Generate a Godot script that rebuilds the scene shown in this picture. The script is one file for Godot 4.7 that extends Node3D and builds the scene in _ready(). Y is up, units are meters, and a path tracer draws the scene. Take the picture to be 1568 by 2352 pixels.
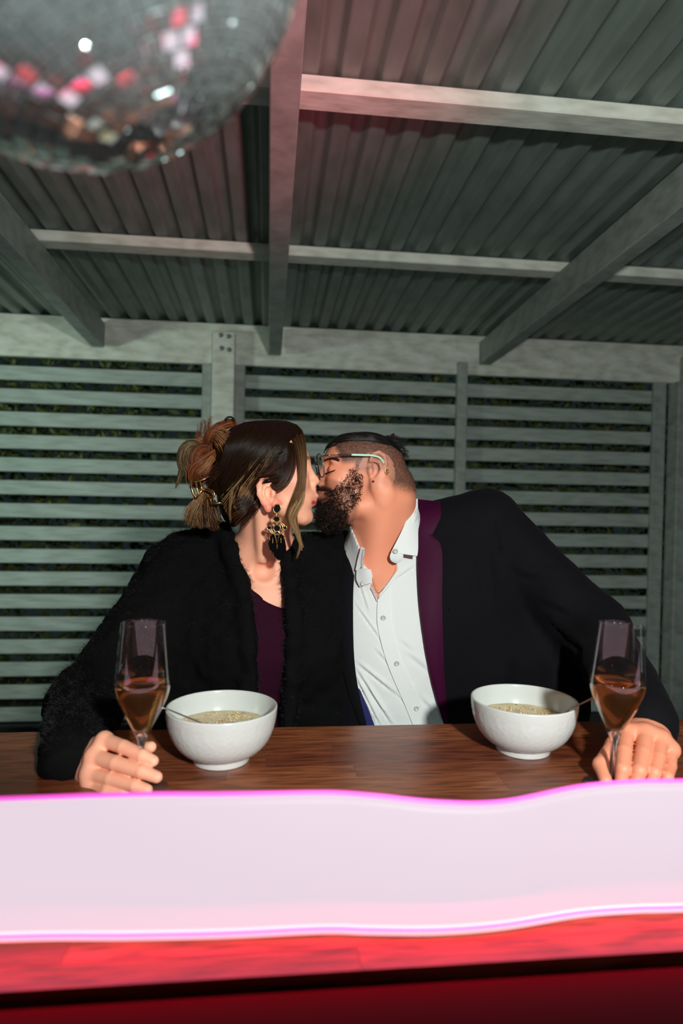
extends Node3D
# A couple kissing over a timber bar at night, lit by a flash and a glowing band for a pink light trail, a mirror ball close to the camera.

const F := 1500.0                      # focal length in pixels of the 1568 x 2352 frame
const EYE := Vector3(0.0, 1.436, 0.0)
const TY := 1.05                       # table top
var cam_x := Vector3.RIGHT
var cam_y := Vector3.UP
var cam_f := Vector3.FORWARD
var rng := RandomNumberGenerator.new()
var M := {}                            # materials by name


# ---------------------------------------------------------------- places
func at(px: float, py: float, d: float) -> Vector3:
	return EYE + (cam_f + cam_x * ((px - 784.0) / F) - cam_y * ((py - 1176.0) / F)) * d

func on_z(px: float, py: float, z: float) -> Vector3:
	var r := at(px, py, 1.0) - EYE
	return EYE + r * ((z - EYE.z) / r.z)

func on_y(px: float, py: float, y: float) -> Vector3:
	var r := at(px, py, 1.0) - EYE
	return EYE + r * ((y - EYE.y) / r.y)

func pixel(p: Vector3) -> Vector2:
	var d := p - EYE
	var z := d.dot(cam_f)
	return Vector2(784.0 + F * d.dot(cam_x) / z, 1176.0 - F * d.dot(cam_y) / z)


# ---------------------------------------------------------------- naming
func tag(o: Node3D, label: String, category: String, group := "", kind := "") -> Node3D:
	o.set_meta("label", label)
	if category: o.set_meta("category", category)
	if group: o.set_meta("group", group)
	if kind: o.set_meta("kind", kind)
	return o

func thing(called: String, where: Vector3, label: String, category: String, group := "") -> Node3D:
	var o := Node3D.new()
	o.name = numbered(called, self)
	o.position = where
	add_child(o)
	return tag(o, label, category, group)

func numbered(called: String, parent: Node) -> String:
	if not parent.has_node(called):
		return called
	var k := 1
	while parent.has_node("%s_%03d" % [called, k]):
		k += 1
	return "%s_%03d" % [called, k]

func part(called: String, mesh: Mesh, mat: Material, parent: Node3D, xf := Transform3D()) -> MeshInstance3D:
	var o := MeshInstance3D.new()
	o.name = numbered(called, parent)
	o.mesh = mesh
	o.material_override = mat
	o.transform = xf
	o.cast_shadow = GeometryInstance3D.SHADOW_CASTING_SETTING_ON
	parent.add_child(o)
	return o

func put(called: String, mesh: Mesh, mat: Material, label: String, category: String, where := Vector3.ZERO, group := "") -> MeshInstance3D:
	var o := part(called, mesh, mat, self, Transform3D(Basis(), where))
	tag(o, label, category, group)
	return o


# ---------------------------------------------------------------- mesh builder
class MB:
	var v := PackedVector3Array()
	var n := PackedVector3Array()
	var c := PackedColorArray()
	var u := PackedVector2Array()
	var ix := PackedInt32Array()
	var col := Color.WHITE
	var off := Vector3.ZERO            # taken off every point: the base of the thing

	func vert(p: Vector3, nn: Vector3, uv := Vector2.ZERO) -> int:
		v.append(p - off)
		n.append(nn)
		c.append(col)
		u.append(uv)
		return v.size() - 1

	func tri(a: int, b: int, d: int) -> void:      # counterclockwise seen from outside
		ix.append(a)
		ix.append(d)
		ix.append(b)

	func quad(a: int, b: int, d: int, e: int) -> void:
		tri(a, b, d)
		tri(a, d, e)

	func flat(p: Array) -> void:       # flat convex polygon, counterclockwise seen from outside
		var nn: Vector3 = (p[1] - p[0]).cross(p[2] - p[0]).normalized()
		var s := v.size()
		for q in p:
			vert(q, nn)
		for i in range(1, p.size() - 1):
			tri(s, s + i, s + i + 1)

	func box(xf: Transform3D, size: Vector3, bev: float) -> void:
		var h := size * 0.5
		bev = minf(bev, minf(h.x, minf(h.y, h.z)) * 0.9)
		var i := h - Vector3(bev, bev, bev)
		for a in 3:
			var b := (a + 1) % 3
			var d := (a + 2) % 3
			for s in [-1.0, 1.0]:
				var q := []
				for k in [[-1.0, -1.0], [1.0, -1.0], [1.0, 1.0], [-1.0, 1.0]]:
					var p := Vector3.ZERO
					p[a] = h[a] * s
					p[b] = i[b] * k[0] * s
					p[d] = i[d] * k[1]
					q.append(xf * p)
				flat(q)
			for s in [-1.0, 1.0]:      # edges along d, between faces a and b
				for t in [-1.0, 1.0]:
					var p0 := Vector3.ZERO
					var p1 := Vector3.ZERO
					p0[a] = h[a] * s
					p0[b] = i[b] * t
					p1[a] = i[a] * s
					p1[b] = h[b] * t
					var e := Vector3.ZERO
					e[d] = i[d]
					if s * t > 0.0:
						flat([xf * (p0 - e), xf * (p1 - e), xf * (p1 + e), xf * (p0 + e)])
					else:
						flat([xf * (p0 + e), xf * (p1 + e), xf * (p1 - e), xf * (p0 - e)])
		for s in [-1.0, 1.0]:
			for t in [-1.0, 1.0]:
				for w in [-1.0, 1.0]:
					var a := Vector3(h.x * s, i.y * t, i.z * w)
					var b := Vector3(i.x * s, h.y * t, i.z * w)
					var d := Vector3(i.x * s, i.y * t, h.z * w)
					if s * t * w > 0.0:
						flat([xf * a, xf * b, xf * d])
					else:
						flat([xf * a, xf * d, xf * b])

	func tube(p: PackedVector3Array, r: PackedFloat32Array, sides: int, closed := false, caps := true, flatten := 1.0, up := Vector3.ZERO) -> void:
		var k := p.size()
		var s0 := v.size()
		var x := Vector3.ZERO
		for i in k:
			var t := (p[(i + 1) % k] - p[(i - 1 + k) % k]) if closed else (p[mini(i + 1, k - 1)] - p[maxi(i - 1, 0)])
			t = t.normalized()
			if x == Vector3.ZERO:
				var base := up if up != Vector3.ZERO else (Vector3.UP if absf(t.y) < 0.9 else Vector3.RIGHT)
				x = (base - t * base.dot(t)).normalized()
			else:
				x = (x - t * x.dot(t)).normalized()
			var y := t.cross(x)
			var rr: float = r[mini(i, r.size() - 1)]
			for j in sides:
				var a := TAU * j / sides
				var nn := x * cos(a) + y * sin(a)
				vert(p[i] + (x * cos(a) + y * (sin(a) * flatten)) * rr, nn, Vector2(float(j) / sides, float(i) / k))
		for i in (k if closed else k - 1):
			for j in sides:
				var a := s0 + i * sides + j
				var b := s0 + i * sides + (j + 1) % sides
				var d := s0 + ((i + 1) % k) * sides + (j + 1) % sides
				var e := s0 + ((i + 1) % k) * sides + j
				quad(a, b, d, e)
		if caps and not closed:
			for side in 2:
				var i := 0 if side == 0 else k - 1
				var t := (p[0] - p[1]).normalized() if side == 0 else (p[k - 1] - p[k - 2]).normalized()
				var rr: float = r[mini(i, r.size() - 1)]
				var m := vert(p[i] + t * rr * 0.5, t)
				for j in sides:
					var a := s0 + i * sides + j
					var b := s0 + i * sides + (j + 1) % sides
					if side == 0:
						tri(m, b, a)
					else:
						tri(m, a, b)

	func lathe(prof: PackedVector2Array, segs: int, xf := Transform3D(), bump := PackedFloat32Array()) -> void:
		# profile (radius, height); outside when it runs upwards
		var k := prof.size()
		var nn := PackedVector2Array()
		for i in k:
			var a := Vector2.ZERO
			if i > 0:
				var d := (prof[i] - prof[i - 1]).normalized()
				a += Vector2(d.y, -d.x)
			if i < k - 1:
				var d := (prof[i + 1] - prof[i]).normalized()
				a += Vector2(d.y, -d.x)
			nn.append(a.normalized())
		var s0 := v.size()
		for i in k:
			for j in segs + 1:
				var a := TAU * j / segs
				var cs := cos(a)
				var sn := sin(a)
				var r := prof[i].x
				if bump.size():
					r += bump[i * (segs + 1) + j]
				vert(xf * Vector3(cs * r, prof[i].y, -sn * r), (xf.basis * Vector3(cs * nn[i].x, nn[i].y, -sn * nn[i].x)).normalized(), Vector2(float(j) / segs, float(i) / k))
		for i in k - 1:
			for j in segs:
				var a := s0 + i * (segs + 1) + j
				var b := a + 1
				var d := b + segs + 1
				var e := a + segs + 1
				if prof[i].x > 1e-6:
					tri(a, b, d)
				if prof[i + 1].x > 1e-6:
					tri(a, d, e)

	func ball(p: Vector3, r: float, seg := 8, squash := Vector3.ONE) -> void:
		var prof := PackedVector2Array()
		var rings := maxi(4, seg / 2 + 1)
		for i in rings + 1:
			var a := -PI / 2 + PI * i / rings
			prof.append(Vector2(maxf(0.0, cos(a)) * r, sin(a) * r))
		prof[0].x = 0.0
		prof[rings].x = 0.0
		lathe(prof, seg, Transform3D(Basis.from_scale(squash), p))

	func sheet(rows: Array, th: float, flip := false) -> void:     # rows of points -> closed slab, th thick behind its face
		var nu: int = rows.size()
		var nv: int = rows[0].size()
		var nor := []
		for i in nu:
			var line := PackedVector3Array()
			for j in nv:
				var a: Vector3 = rows[mini(i + 1, nu - 1)][j] - rows[maxi(i - 1, 0)][j]
				var b: Vector3 = rows[i][mini(j + 1, nv - 1)] - rows[i][maxi(j - 1, 0)]
				line.append((b.cross(a) if flip else a.cross(b)).normalized())
			nor.append(line)
		var s := v.size()
		for side in 2:
			for i in nu:
				for j in nv:
					var nn: Vector3 = nor[i][j]
					vert(rows[i][j] - nn * th * side, nn if side == 0 else -nn, Vector2(float(i) / (nu - 1), float(j) / (nv - 1)))
		for side in 2:
			for i in nu - 1:
				for j in nv - 1:
					var a := s + side * nu * nv + i * nv + j
					if (side == 0) != flip:
						quad(a, a + nv, a + nv + 1, a + 1)
					else:
						quad(a, a + 1, a + nv + 1, a + nv)
		var rim := []
		for i in nu: rim.append(i * nv)
		for j in range(1, nv): rim.append((nu - 1) * nv + j)
		for i in range(nu - 2, -1, -1): rim.append(i * nv + nv - 1)
		for j in range(nv - 2, 0, -1): rim.append(j)
		for k in rim.size():
			var a: int = s + rim[k]
			var b: int = s + rim[(k + 1) % rim.size()]
			var p := [v[a] + off, v[a + nu * nv] + off, v[b + nu * nv] + off, v[b] + off]
			if flip: p.reverse()
			flat(p)

	func plate(poly: PackedVector2Array, th: float, xf: Transform3D) -> void:     # flat outline, th thick along its z, centred
		var tr := Geometry2D.triangulate_polygon(poly)
		var area := 0.0
		for i in poly.size():
			area += poly[i].cross(poly[(i + 1) % poly.size()])
		for s in [1.0, -1.0]:
			var s0 := v.size()
			for q in poly:
				vert(xf * Vector3(q.x, q.y, th * 0.5 * s), (xf.basis.z * s).normalized())
			for i in range(0, tr.size(), 3):
				var a := poly[tr[i]]
				var ccw := (poly[tr[i + 1]] - a).cross(poly[tr[i + 2]] - a) > 0.0
				if ccw == (s > 0.0):
					tri(s0 + tr[i], s0 + tr[i + 1], s0 + tr[i + 2])
				else:
					tri(s0 + tr[i], s0 + tr[i + 2], s0 + tr[i + 1])
		for i in poly.size():
			var a := poly[i]
			var b := poly[(i + 1) % poly.size()]
			if area < 0.0:
				var t := a
				a = b
				b = t
			flat([xf * Vector3(a.x, a.y, -th / 2), xf * Vector3(b.x, b.y, -th / 2), xf * Vector3(b.x, b.y, th / 2), xf * Vector3(a.x, a.y, th / 2)])

	func mesh() -> ArrayMesh:
		var a := []
		a.resize(Mesh.ARRAY_MAX)
		a[Mesh.ARRAY_VERTEX] = v
		a[Mesh.ARRAY_NORMAL] = n
		a[Mesh.ARRAY_COLOR] = c
		a[Mesh.ARRAY_TEX_UV] = u
		a[Mesh.ARRAY_INDEX] = ix
		var m := ArrayMesh.new()
		m.add_surface_from_arrays(Mesh.PRIMITIVE_TRIANGLES, a)
		return m


func curve(p: PackedVector3Array, count: int) -> PackedVector3Array:     # Catmull-Rom through p
	var out := PackedVector3Array()
	var k := p.size()
	for i in count:
		var t := float(i) / (count - 1) * (k - 1)
		var j := mini(int(t), k - 2)
		var w := t - j
		var a := p[maxi(j - 1, 0)]
		var d := p[mini(j + 2, k - 1)]
		out.append(p[j].cubic_interpolate(p[j + 1], a, d, w))
	return out

func curve2(p: PackedVector2Array, count: int) -> PackedVector2Array:
	var out := PackedVector2Array()
	var k := p.size()
	for i in count:
		var t := float(i) / (count - 1) * (k - 1)
		var j := mini(int(t), k - 2)
		out.append(p[j].cubic_interpolate(p[j + 1], p[maxi(j - 1, 0)], p[mini(j + 2, k - 1)], t - j))
	return out

func f32(a: Array) -> PackedFloat32Array:
	return PackedFloat32Array(a)

func v3(a: Array) -> PackedVector3Array:
	return PackedVector3Array(a)

func shade(c: Color) -> Color:      # a linear base colour as the sRGB that materials take
	return c.linear_to_srgb()


# ---------------------------------------------------------------- materials
func mat(called: String, c: Color, rough := 0.6, metal := 0.0) -> StandardMaterial3D:
	var m := StandardMaterial3D.new()
	m.resource_name = called
	m.albedo_color = shade(c)
	m.roughness = rough
	m.metallic = metal
	M[called] = m
	return m

func noise_tex(freq: float, ramp: Array, size := 256, octaves := 4, kind := FastNoiseLite.TYPE_SIMPLEX_SMOOTH) -> NoiseTexture2D:
	var n := FastNoiseLite.new()
	n.seed = 7
	n.noise_type = kind
	n.frequency = freq
	n.fractal_octaves = octaves
	var t := NoiseTexture2D.new()
	t.noise = n
	t.width = size
	t.height = size
	t.seamless = true
	t.generate_mipmaps = false
	if ramp.size():
		var g := Gradient.new()
		g.offsets = PackedFloat32Array([0.0, 0.5, 1.0])
		g.colors = PackedColorArray(ramp)
		t.color_ramp = g
	return t

func textured(m: StandardMaterial3D, t: Texture2D, scale: Vector3, world := true) -> StandardMaterial3D:
	m.albedo_texture = t
	m.uv1_triplanar = true
	m.uv1_world_triplanar = world
	m.uv1_scale = scale
	return m

func relief(m: StandardMaterial3D, t: Texture2D, cm: float) -> StandardMaterial3D:
	m.heightmap_enabled = true
	m.heightmap_texture = t
	m.heightmap_scale = cm
	return m


# ---------------------------------------------------------------- scene
func _ready() -> void:
	rng.seed = 20240611
	# camera: 76.2 degrees high, turned 6.35 degrees right of the fence's normal, rolled a little
	var yaw := deg_to_rad(6.35)
	var pitch := deg_to_rad(-0.88)
	var roll := 0.019
	cam_f = Vector3(sin(yaw) * cos(pitch), sin(pitch), -cos(yaw) * cos(pitch))
	var r0 := cam_f.cross(Vector3.UP).normalized()
	var u0 := r0.cross(cam_f)
	cam_x = r0 * cos(roll) + u0 * sin(roll)
	cam_y = u0 * cos(roll) - r0 * sin(roll)
	var cam := Camera3D.new()
	cam.name = "camera"
	cam.transform = Transform3D(Basis(cam_x, cam_y, -cam_f), EYE)
	cam.keep_aspect = Camera3D.KEEP_HEIGHT
	cam.near = 0.05
	cam.far = 40.0
	var lens := CameraAttributesPhysical.new()
	lens.frustum_focal_length = 22.32
	lens.frustum_near = 0.05
	lens.frustum_far = 40.0
	lens.frustum_focus_distance = 1.27
	lens.exposure_aperture = 2.9
	cam.attributes = lens
	cam.fov = rad_to_deg(2.0 * atan(1176.0 / F))
	add_child(cam)
	cam.current = true
	# night air
	var env := Environment.new()
	env.background_mode = Environment.BG_COLOR
	env.background_color = shade(Color(0.009, 0.0155, 0.0150))
	env.tonemap_mode = Environment.TONE_MAPPER_LINEAR
	env.tonemap_exposure = 1.0
	env.sdfgi_enabled = true
	env.ssao_enabled = true
	env.ssil_enabled = true
	var we := WorldEnvironment.new()
	we.name = "surroundings"
	we.environment = env
	add_child(we)
	# the photographer's flash, held to the right of the lens
	var flash := SpotLight3D.new()
	flash.name = "camera_flash"
	var from := EYE + cam_x * 0.42 + cam_y * 0.34 - cam_f * 0.5
	flash.transform = Transform3D(Basis.looking_at(cam_f * 2.0 - cam_x * 0.3 + cam_y * 0.34, Vector3.UP), from)
	flash.light_color = Color(0.975, 1.0, 0.985)
	flash.light_energy = 4.0
	flash.light_size = 0.05
	flash.spot_angle = 42.5
	flash.spot_angle_attenuation = 0.22
	flash.spot_range = 15.0
	flash.spot_attenuation = 2.0
	flash.shadow_enabled = true
	add_child(flash)
	# added unseen fills: one brightens the left fence, a pink one tints the roof
	spot("fence_fill", Vector3(-2.5, 1.75, -2.3), Vector3(-1.0, 1.45, -4.0), Color(0.88, 1.0, 0.94), 2.3, 0.12, 46.0)
	spot("pink_roof_fill", Vector3(0.75, 0.9, 0.7), Vector3(0.06, 2.42, -1.3), Color(1.0, 0.22, 0.38), 7.0, 0.1, 15.0)
	# two added unseen lights behind the camera, for glints in the mirror ball
	lamp("ball_fill", Vector3(0.75, 0.55, 1.3), Color(0.9, 1.0, 0.98), 0.45, 0.22)
	lamp("ball_fill_001", Vector3(-0.55, 0.5, 1.2), Color(0.9, 1.0, 0.98), 0.45, 0.22)
	materials()
	build_roof()
	build_fence()
	build_ground()
	build_table()
	build_light_trail()
	build_tableware()
	build_mirror_ball()
	build_woman()
	build_man()

func spot(called: String, from: Vector3, to: Vector3, c: Color, energy: float, size: float, angle: float) -> void:
	var l := SpotLight3D.new()
	l.name = called
	l.transform = Transform3D(Basis.looking_at(to - from, Vector3.UP), from)
	l.light_color = c
	l.light_energy = energy
	l.light_size = size
	l.spot_angle = angle
	l.spot_angle_attenuation = 1.0
	l.spot_range = 15.0
	l.spot_attenuation = 2.0
	l.shadow_enabled = true
	add_child(l)

func lamp(called: String, where: Vector3, c: Color, energy: float, size: float) -> OmniLight3D:
	var l := OmniLight3D.new()
	l.name = called
	l.position = where
	l.light_color = c
	l.light_energy = energy
	l.light_size = size
	l.omni_range = 15.0
	l.omni_attenuation = 2.0
	l.shadow_enabled = true
	add_child(l)
	return l

func materials() -> void:
	var soft := noise_tex(0.02, [Color(0.80, 0.80, 0.78), Color(0.93, 0.92, 0.9), Color(1, 1, 1)])
	var fine := noise_tex(0.06, [], 256)
	var grain := noise_tex(0.02, [Color(0.50, 0.42, 0.36), Color(0.85, 0.78, 0.72), Color(1, 1, 1)], 512, 5)
	M["soft"] = soft
	M["fine"] = fine
	relief(textured(mat("painted_timber", Color(0.36, 0.395, 0.375), 0.55), soft, Vector3(1.5, 3.0, 1.5)), fine, 0.05)
	relief(textured(mat("pale_timber", Color(0.74, 0.75, 0.68), 0.5), soft, Vector3(1.2, 3.0, 3.0)), fine, 0.05)
	relief(textured(mat("slat_paint", Color(0.42, 0.48, 0.455), 0.6), soft, Vector3(0.8, 6.0, 6.0)), fine, 0.05)
	textured(mat("sheet_metal", Color(0.215, 0.26, 0.24), 0.5, 0.15), soft, Vector3(2.0, 2.0, 0.7))
	mat("bolt_steel", Color(0.35, 0.34, 0.32), 0.45, 0.8)
	mat("paving", Color(0.09, 0.09, 0.085), 0.85)
	var k := 0
	for c in [Color(0.27, 0.085, 0.034), Color(0.21, 0.060, 0.025), Color(0.34, 0.115, 0.045), Color(0.24, 0.070, 0.028)]:
		var m := mat("stave_wood_%d" % k, c, 0.42)
		textured(m, grain, Vector3(1.1, 14.0, 14.0))
		m.uv1_offset = Vector3(0.37 * k, 0.21 * k, 0.53 * k)
		relief(m, grain, 0.03)
		m.clearcoat_enabled = true
		m.clearcoat = 0.25
		m.clearcoat_roughness = 0.3
		k += 1
	mat("leaf", Color(0.10, 0.115, 0.030), 0.6)
	M["leaf"].vertex_color_use_as_albedo = true
	mat("porcelain", Color(0.54, 0.555, 0.53), 0.16)
	mat("steel", Color(0.55, 0.53, 0.52), 0.28, 1.0)
	var g := mat("glass", Color(1, 1, 1), 0.0)
	g.albedo_color = Color(0.1, 0.1, 0.1, 0.004)
	g.transparency = BaseMaterial3D.TRANSPARENCY_ALPHA
	var sg := mat("stem_glass", Color(1, 1, 1), 0.0)
	sg.albedo_color = Color(0.98, 0.98, 0.98, 0.02)
	sg.refraction_enabled = true
	sg.refraction_scale = 0.05
	sg.transparency = BaseMaterial3D.TRANSPARENCY_ALPHA
	mat("shaded_red_wood", Color(0.085, 0.002, 0.004), 0.55)  # missing flash and red glow are put into this colour
	M["shaded_red_wood"].metallic_specular = 0.12
	var w := mat("rose_wine", Color(1, 1, 1), 0.0)
	w.albedo_color = Color(1.0, 0.74, 0.45, 0.01)
	w.refraction_enabled = true
	w.refraction_scale = 0.034
	w.transparency = BaseMaterial3D.TRANSPARENCY_ALPHA
	mat("gold", Color(0.80, 0.47, 0.17), 0.22, 1.0)
	mat("black_stone", Color(0.006, 0.006, 0.007), 0.12)
	mat("black_thread", Color(0.004, 0.004, 0.005), 0.9)
	M["black_thread"].metallic_specular = 0.1
	for n in ["skin", "hair", "fur", "cloth", "soup_paint"]:
		var m := mat(n, Color.WHITE, {"skin": 0.48, "hair": 0.36, "fur": 0.6, "cloth": 0.85, "soup_paint": 0.35}[n])
		m.vertex_color_use_as_albedo = true
	M["cloth"].metallic_specular = 0.15
	M["fur"].metallic_specular = 0.15
	M["hair"].metallic_specular = 0.3
	M["skin"].subsurf_scatter_enabled = true
	M["skin"].subsurf_scatter_strength = 0.12
	relief(M["skin"], fine, 0.02)
	M["skin"].uv1_triplanar = true
	M["skin"].uv1_scale = Vector3(60, 60, 60)


# ---------------------------------------------------------------- the shelter
const SLOPE := 0.04366                 # the roof falls towards the fence

func roof_y(above: float, z: float) -> float:
	return EYE.y + above + SLOPE * z

func timber(called: String, a: Vector3, b: Vector3, across: Vector3, up: Vector3, w: float, h: float, m: Material, parent: Node3D = self) -> MeshInstance3D:
	var mb := MB.new()
	var mid := (a + b) * 0.5
	mb.box(Transform3D(Basis(across, up, (b - a).normalized()), Vector3.ZERO), Vector3(w, h, a.distance_to(b)), 0.004)
	return part(called, mb.mesh(), m, parent, Transform3D(Basis(), mid - (Vector3.ZERO if parent == self else parent.position)))

func build_roof() -> void:
	# corrugated sheets, ribs running down to the fence
	var roof := Node3D.new()
	roof.name = "ceiling"
	roof.position = Vector3(0, roof_y(1.232, -1.6), -1.6)
	add_child(roof)
	roof.set_meta("kind", "structure")
	roof.set_meta("label", "grey corrugated metal roof sheeting with ribs running down to the slatted fence")
	var pitch := 0.1115
	for s in 7:
		var mb := MB.new()
		var lap := 0.0012 * (s % 2)
		var cols := 7 * 12 + 8
		for side in 2:
			var base := mb.v.size()
			for i in cols + 1:
				var x := -2.105 + s * 7 * pitch + i * pitch / 12.0
				var ph := TAU * (x - 0.143) / pitch
				var prof := maxf(0.0, (cos(ph) + 0.45) / 1.45)
				var y := 0.026 * prof * prof * (3.0 - 2.0 * prof) + lap
				var dy := 0.026 * 6.0 * prof * (1.0 - prof) / 1.45 * -sin(ph) * TAU / pitch
				var nn := Vector3(-dy, 1.0, 0.0).normalized() * (1.0 if side else -1.0)
				for e in 2:
					var z := -4.35 if e == 0 else 0.9
					mb.vert(Vector3(x, y + 0.0009 * side + SLOPE * (z + 1.6), z + 1.6), nn)
			for i in cols:
				var a := base + i * 2
				if side:
					mb.quad(a, a + 1, a + 3, a + 2)
				else:
					mb.quad(a, a + 2, a + 3, a + 1)
		part("sheet", mb.mesh(), M.sheet_metal, roof)
	var dirz := Vector3(0, SLOPE, 1).normalized()
	var upn := Vector3(0, 1, -SLOPE).normalized()
	# rafters
	var raf := {
		-0.9975: "grey painted rafter nearest the left edge of the roof, running back to the fence",
		0.021: "grey painted rafter running from above the mirror ball straight back above the couple",
		1.3175: "grey painted rafter on the right, slanting down to the narrow fence batten",
	}
	for x in raf:
		var a := Vector3(x, roof_y(1.111, -3.93), -3.93)
		var b := Vector3(x, roof_y(1.111, 0.85), 0.85)
		tag(timber("rafter", a, b, Vector3.RIGHT, upn, 0.074, 0.142, M.painted_timber), raf[x], "rafter", "", "")
	# purlins lie flat on the rafters
	var pur := {
		-1.82: "pale purlin across the top of the picture, nearest to the mirror ball",
		-2.885: "pale middle purlin of the roof, crossing halfway between mirror ball and fence",
		-4.03: "pale purlin along the top of the header board at the fence",
		-0.75: "purlin overhead in front of the near roof purlin",
	}
	for z in pur:
		if z > -1.0:
			continue
		var a := Vector3(-2.1, roof_y(1.207, z), z)
		var b := Vector3(2.9, roof_y(1.207, z), z)
		tag(timber("purlin", a, b, dirz, upn, 0.086, 0.046, M.pale_timber), pur[z], "purlin")

func build_fence() -> void:
	var wall := Node3D.new()
	wall.name = "wall_back"
	wall.position = Vector3(0.5, 0.0, -4.02)
	add_child(wall)
	wall.set_meta("kind", "structure")
	wall.set_meta("label", "grey horizontal slat fence behind the couple with dark gaps between the slats")
	# header board
	timber("header_board", Vector3(-2.1, 2.347, -4.01), Vector3(2.66, 2.347, -4.01), Vector3(0, 0, 1), Vector3.UP, 0.045, 0.20, M.pale_timber, wall)
	# slats, bay by bay
	var slat := {}
	for bay in [[-2.1, -0.385], [-0.165, 1.16], [1.20, 2.475]]:
		var l: float = bay[1] - bay[0]
		var mb := MB.new()
		mb.box(Transform3D(), Vector3(l, 0.083, 0.019), 0.003)
		var m := mb.mesh()
		for k in 18:
			var y := 2.1955 - 0.0412 - k * 0.1338
			if y < 0.03:
				continue
			part("slat", m, M.slat_paint, wall, Transform3D(Basis(Vector3.BACK, rng.randf_range(-0.0012, 0.0012)) * Basis(Vector3.RIGHT, rng.randf_range(-0.05, 0.05)), Vector3((bay[0] + bay[1]) / 2, y, -4.02) - wall.position))
	# battens beside the posts
	timber("batten", Vector3(-0.378, 0.0, -3.995), Vector3(-0.378, 2.25, -3.995), Vector3.RIGHT, Vector3.BACK, 0.062, 0.032, M.painted_timber, wall)
	timber("batten", Vector3(-0.186, 0.0, -3.995), Vector3(-0.186, 2.25, -3.995), Vector3.RIGHT, Vector3.BACK, 0.062, 0.032, M.painted_timber, wall)
	timber("batten", Vector3(2.50, 0.0, -3.995), Vector3(2.50, 2.25, -3.995), Vector3.RIGHT, Vector3.BACK, 0.085, 0.032, M.painted_timber, wall)
	# posts
	var p := thing("fence_post", Vector3(-0.28, 0, -3.95), "square pale fence post with bolt heads, rising behind the woman's hair", "post")
	var mb := MB.new()
	mb.box(Transform3D(Basis(), Vector3(0, 1.085, 0)), Vector3(0.131, 2.17 + 0.255, 0.09), 0.005)
	part("post_timber", mb.mesh(), M.pale_timber, p, Transform3D(Basis(), Vector3(0, 0.127, 0)))
	for b in [Vector2(-0.018, 2.40), Vector2(0.028, 2.395), Vector2(-0.012, 2.325), Vector2(0.032, 2.318)]:
		mb = MB.new()
		mb.lathe(PackedVector2Array([Vector2(0.0135, 0), Vector2(0.0135, 0.004), Vector2(0.009, 0.005), Vector2(0.009, 0.011), Vector2(0, 0.012)]), 12, Transform3D(Basis(Vector3.RIGHT, PI / 2), Vector3(b.x, b.y, 0.045)))
		part("bolt_head", mb.mesh(), M.bolt_steel, p)
	p = thing("fence_batten", Vector3(1.182, 0, -3.98), "narrow grey upright batten between the two slatted bays, right of the man's head", "batten")
	mb = MB.new()
	mb.box(Transform3D(Basis(), Vector3(0, 1.16, 0)), Vector3(0.064, 2.32, 0.05), 0.004)
	part("post_timber", mb.mesh(), M.painted_timber, p)
	p = thing("corner_post", Vector3(2.615, 0, -3.93), "grey corner post of the fence at the right edge of the picture", "post")
	mb = MB.new()
	mb.box(Transform3D(Basis(), Vector3(0, 1.12, 0)), Vector3(0.115, 2.24, 0.115), 0.005)
	part("post_timber", mb.mesh(), M.painted_timber, p)
	tag(timber("side_beam", Vector3(2.66, 2.33, -3.99), Vector3(2.66, 2.42, 0.6), Vector3.RIGHT, Vector3.UP, 0.05, 0.17, M.painted_timber), "grey beam running forward from the top of the corner post on the right", "beam")
	# what grows behind the fence
	var leaf := MB.new()
	var a := leaf.vert(Vector3(0, 0, 0), Vector3(0, 0.3, 1).normalized())
	var b := leaf.vert(Vector3(-0.011, 0.024, -0.003), Vector3(-0.4, 0.1, 1).normalized())
	var c := leaf.vert(Vector3(0.011, 0.024, -0.003), Vector3(0.4, 0.1, 1).normalized())
	var d := leaf.vert(Vector3(0, 0.06, -0.008), Vector3(0, 0.3, 1).normalized())
	var e := leaf.vert(Vector3(0, 0.026, 0.003), Vector3(0, 0.2, 1).normalized())
	leaf.tri(a, e, b)
	leaf.tri(a, c, e)
	leaf.tri(b, e, d)
	leaf.tri(e, c, d)
	var mm := MultiMesh.new()
	mm.transform_format = MultiMesh.TRANSFORM_3D
	mm.use_colors = true
	mm.mesh = leaf.mesh()
	mm.instance_count = 17000
	for i in 17000:
		var pos := Vector3(rng.randf_range(-2.6, 3.2), rng.randf_range(0.1, 2.35), -4.17 - absf(rng.randfn(0.0, 0.14)))
		var bs := Basis.from_euler(Vector3(rng.randf_range(-1.2, 1.2), rng.randf_range(-1.3, 1.3), rng.randf_range(-2.6, 2.6))).scaled(Vector3.ONE * rng.randf_range(0.8, 1.7))
		mm.set_instance_transform(i, Transform3D(bs, pos - Vector3(0, 0, -4.3)))
		var t := rng.randf()
		mm.set_instance_color(i, Color(0.5 + 0.9 * t * t, 0.6 + 0.5 * t, 0.5 + 0.3 * rng.randf()))
	var h := MultiMeshInstance3D.new()
	h.name = "hedge"
	h.multimesh = mm
	h.material_override = M.leaf
	h.position = Vector3(0, 0, -4.3)
	add_child(h)
	tag(h, "dark green hedge leaves showing through the gaps between the fence slats", "hedge", "", "stuff")

func build_ground() -> void:
	var mb := MB.new()
	mb.box(Transform3D(Basis(), Vector3(0.3, -0.05, -1.5)), Vector3(9, 0.1, 8), 0.01)
	var o := part("floor", mb.mesh(), M.paving, self)
	o.set_meta("kind", "structure")
	o.set_meta("label", "dark paved floor under the bar table")


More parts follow.
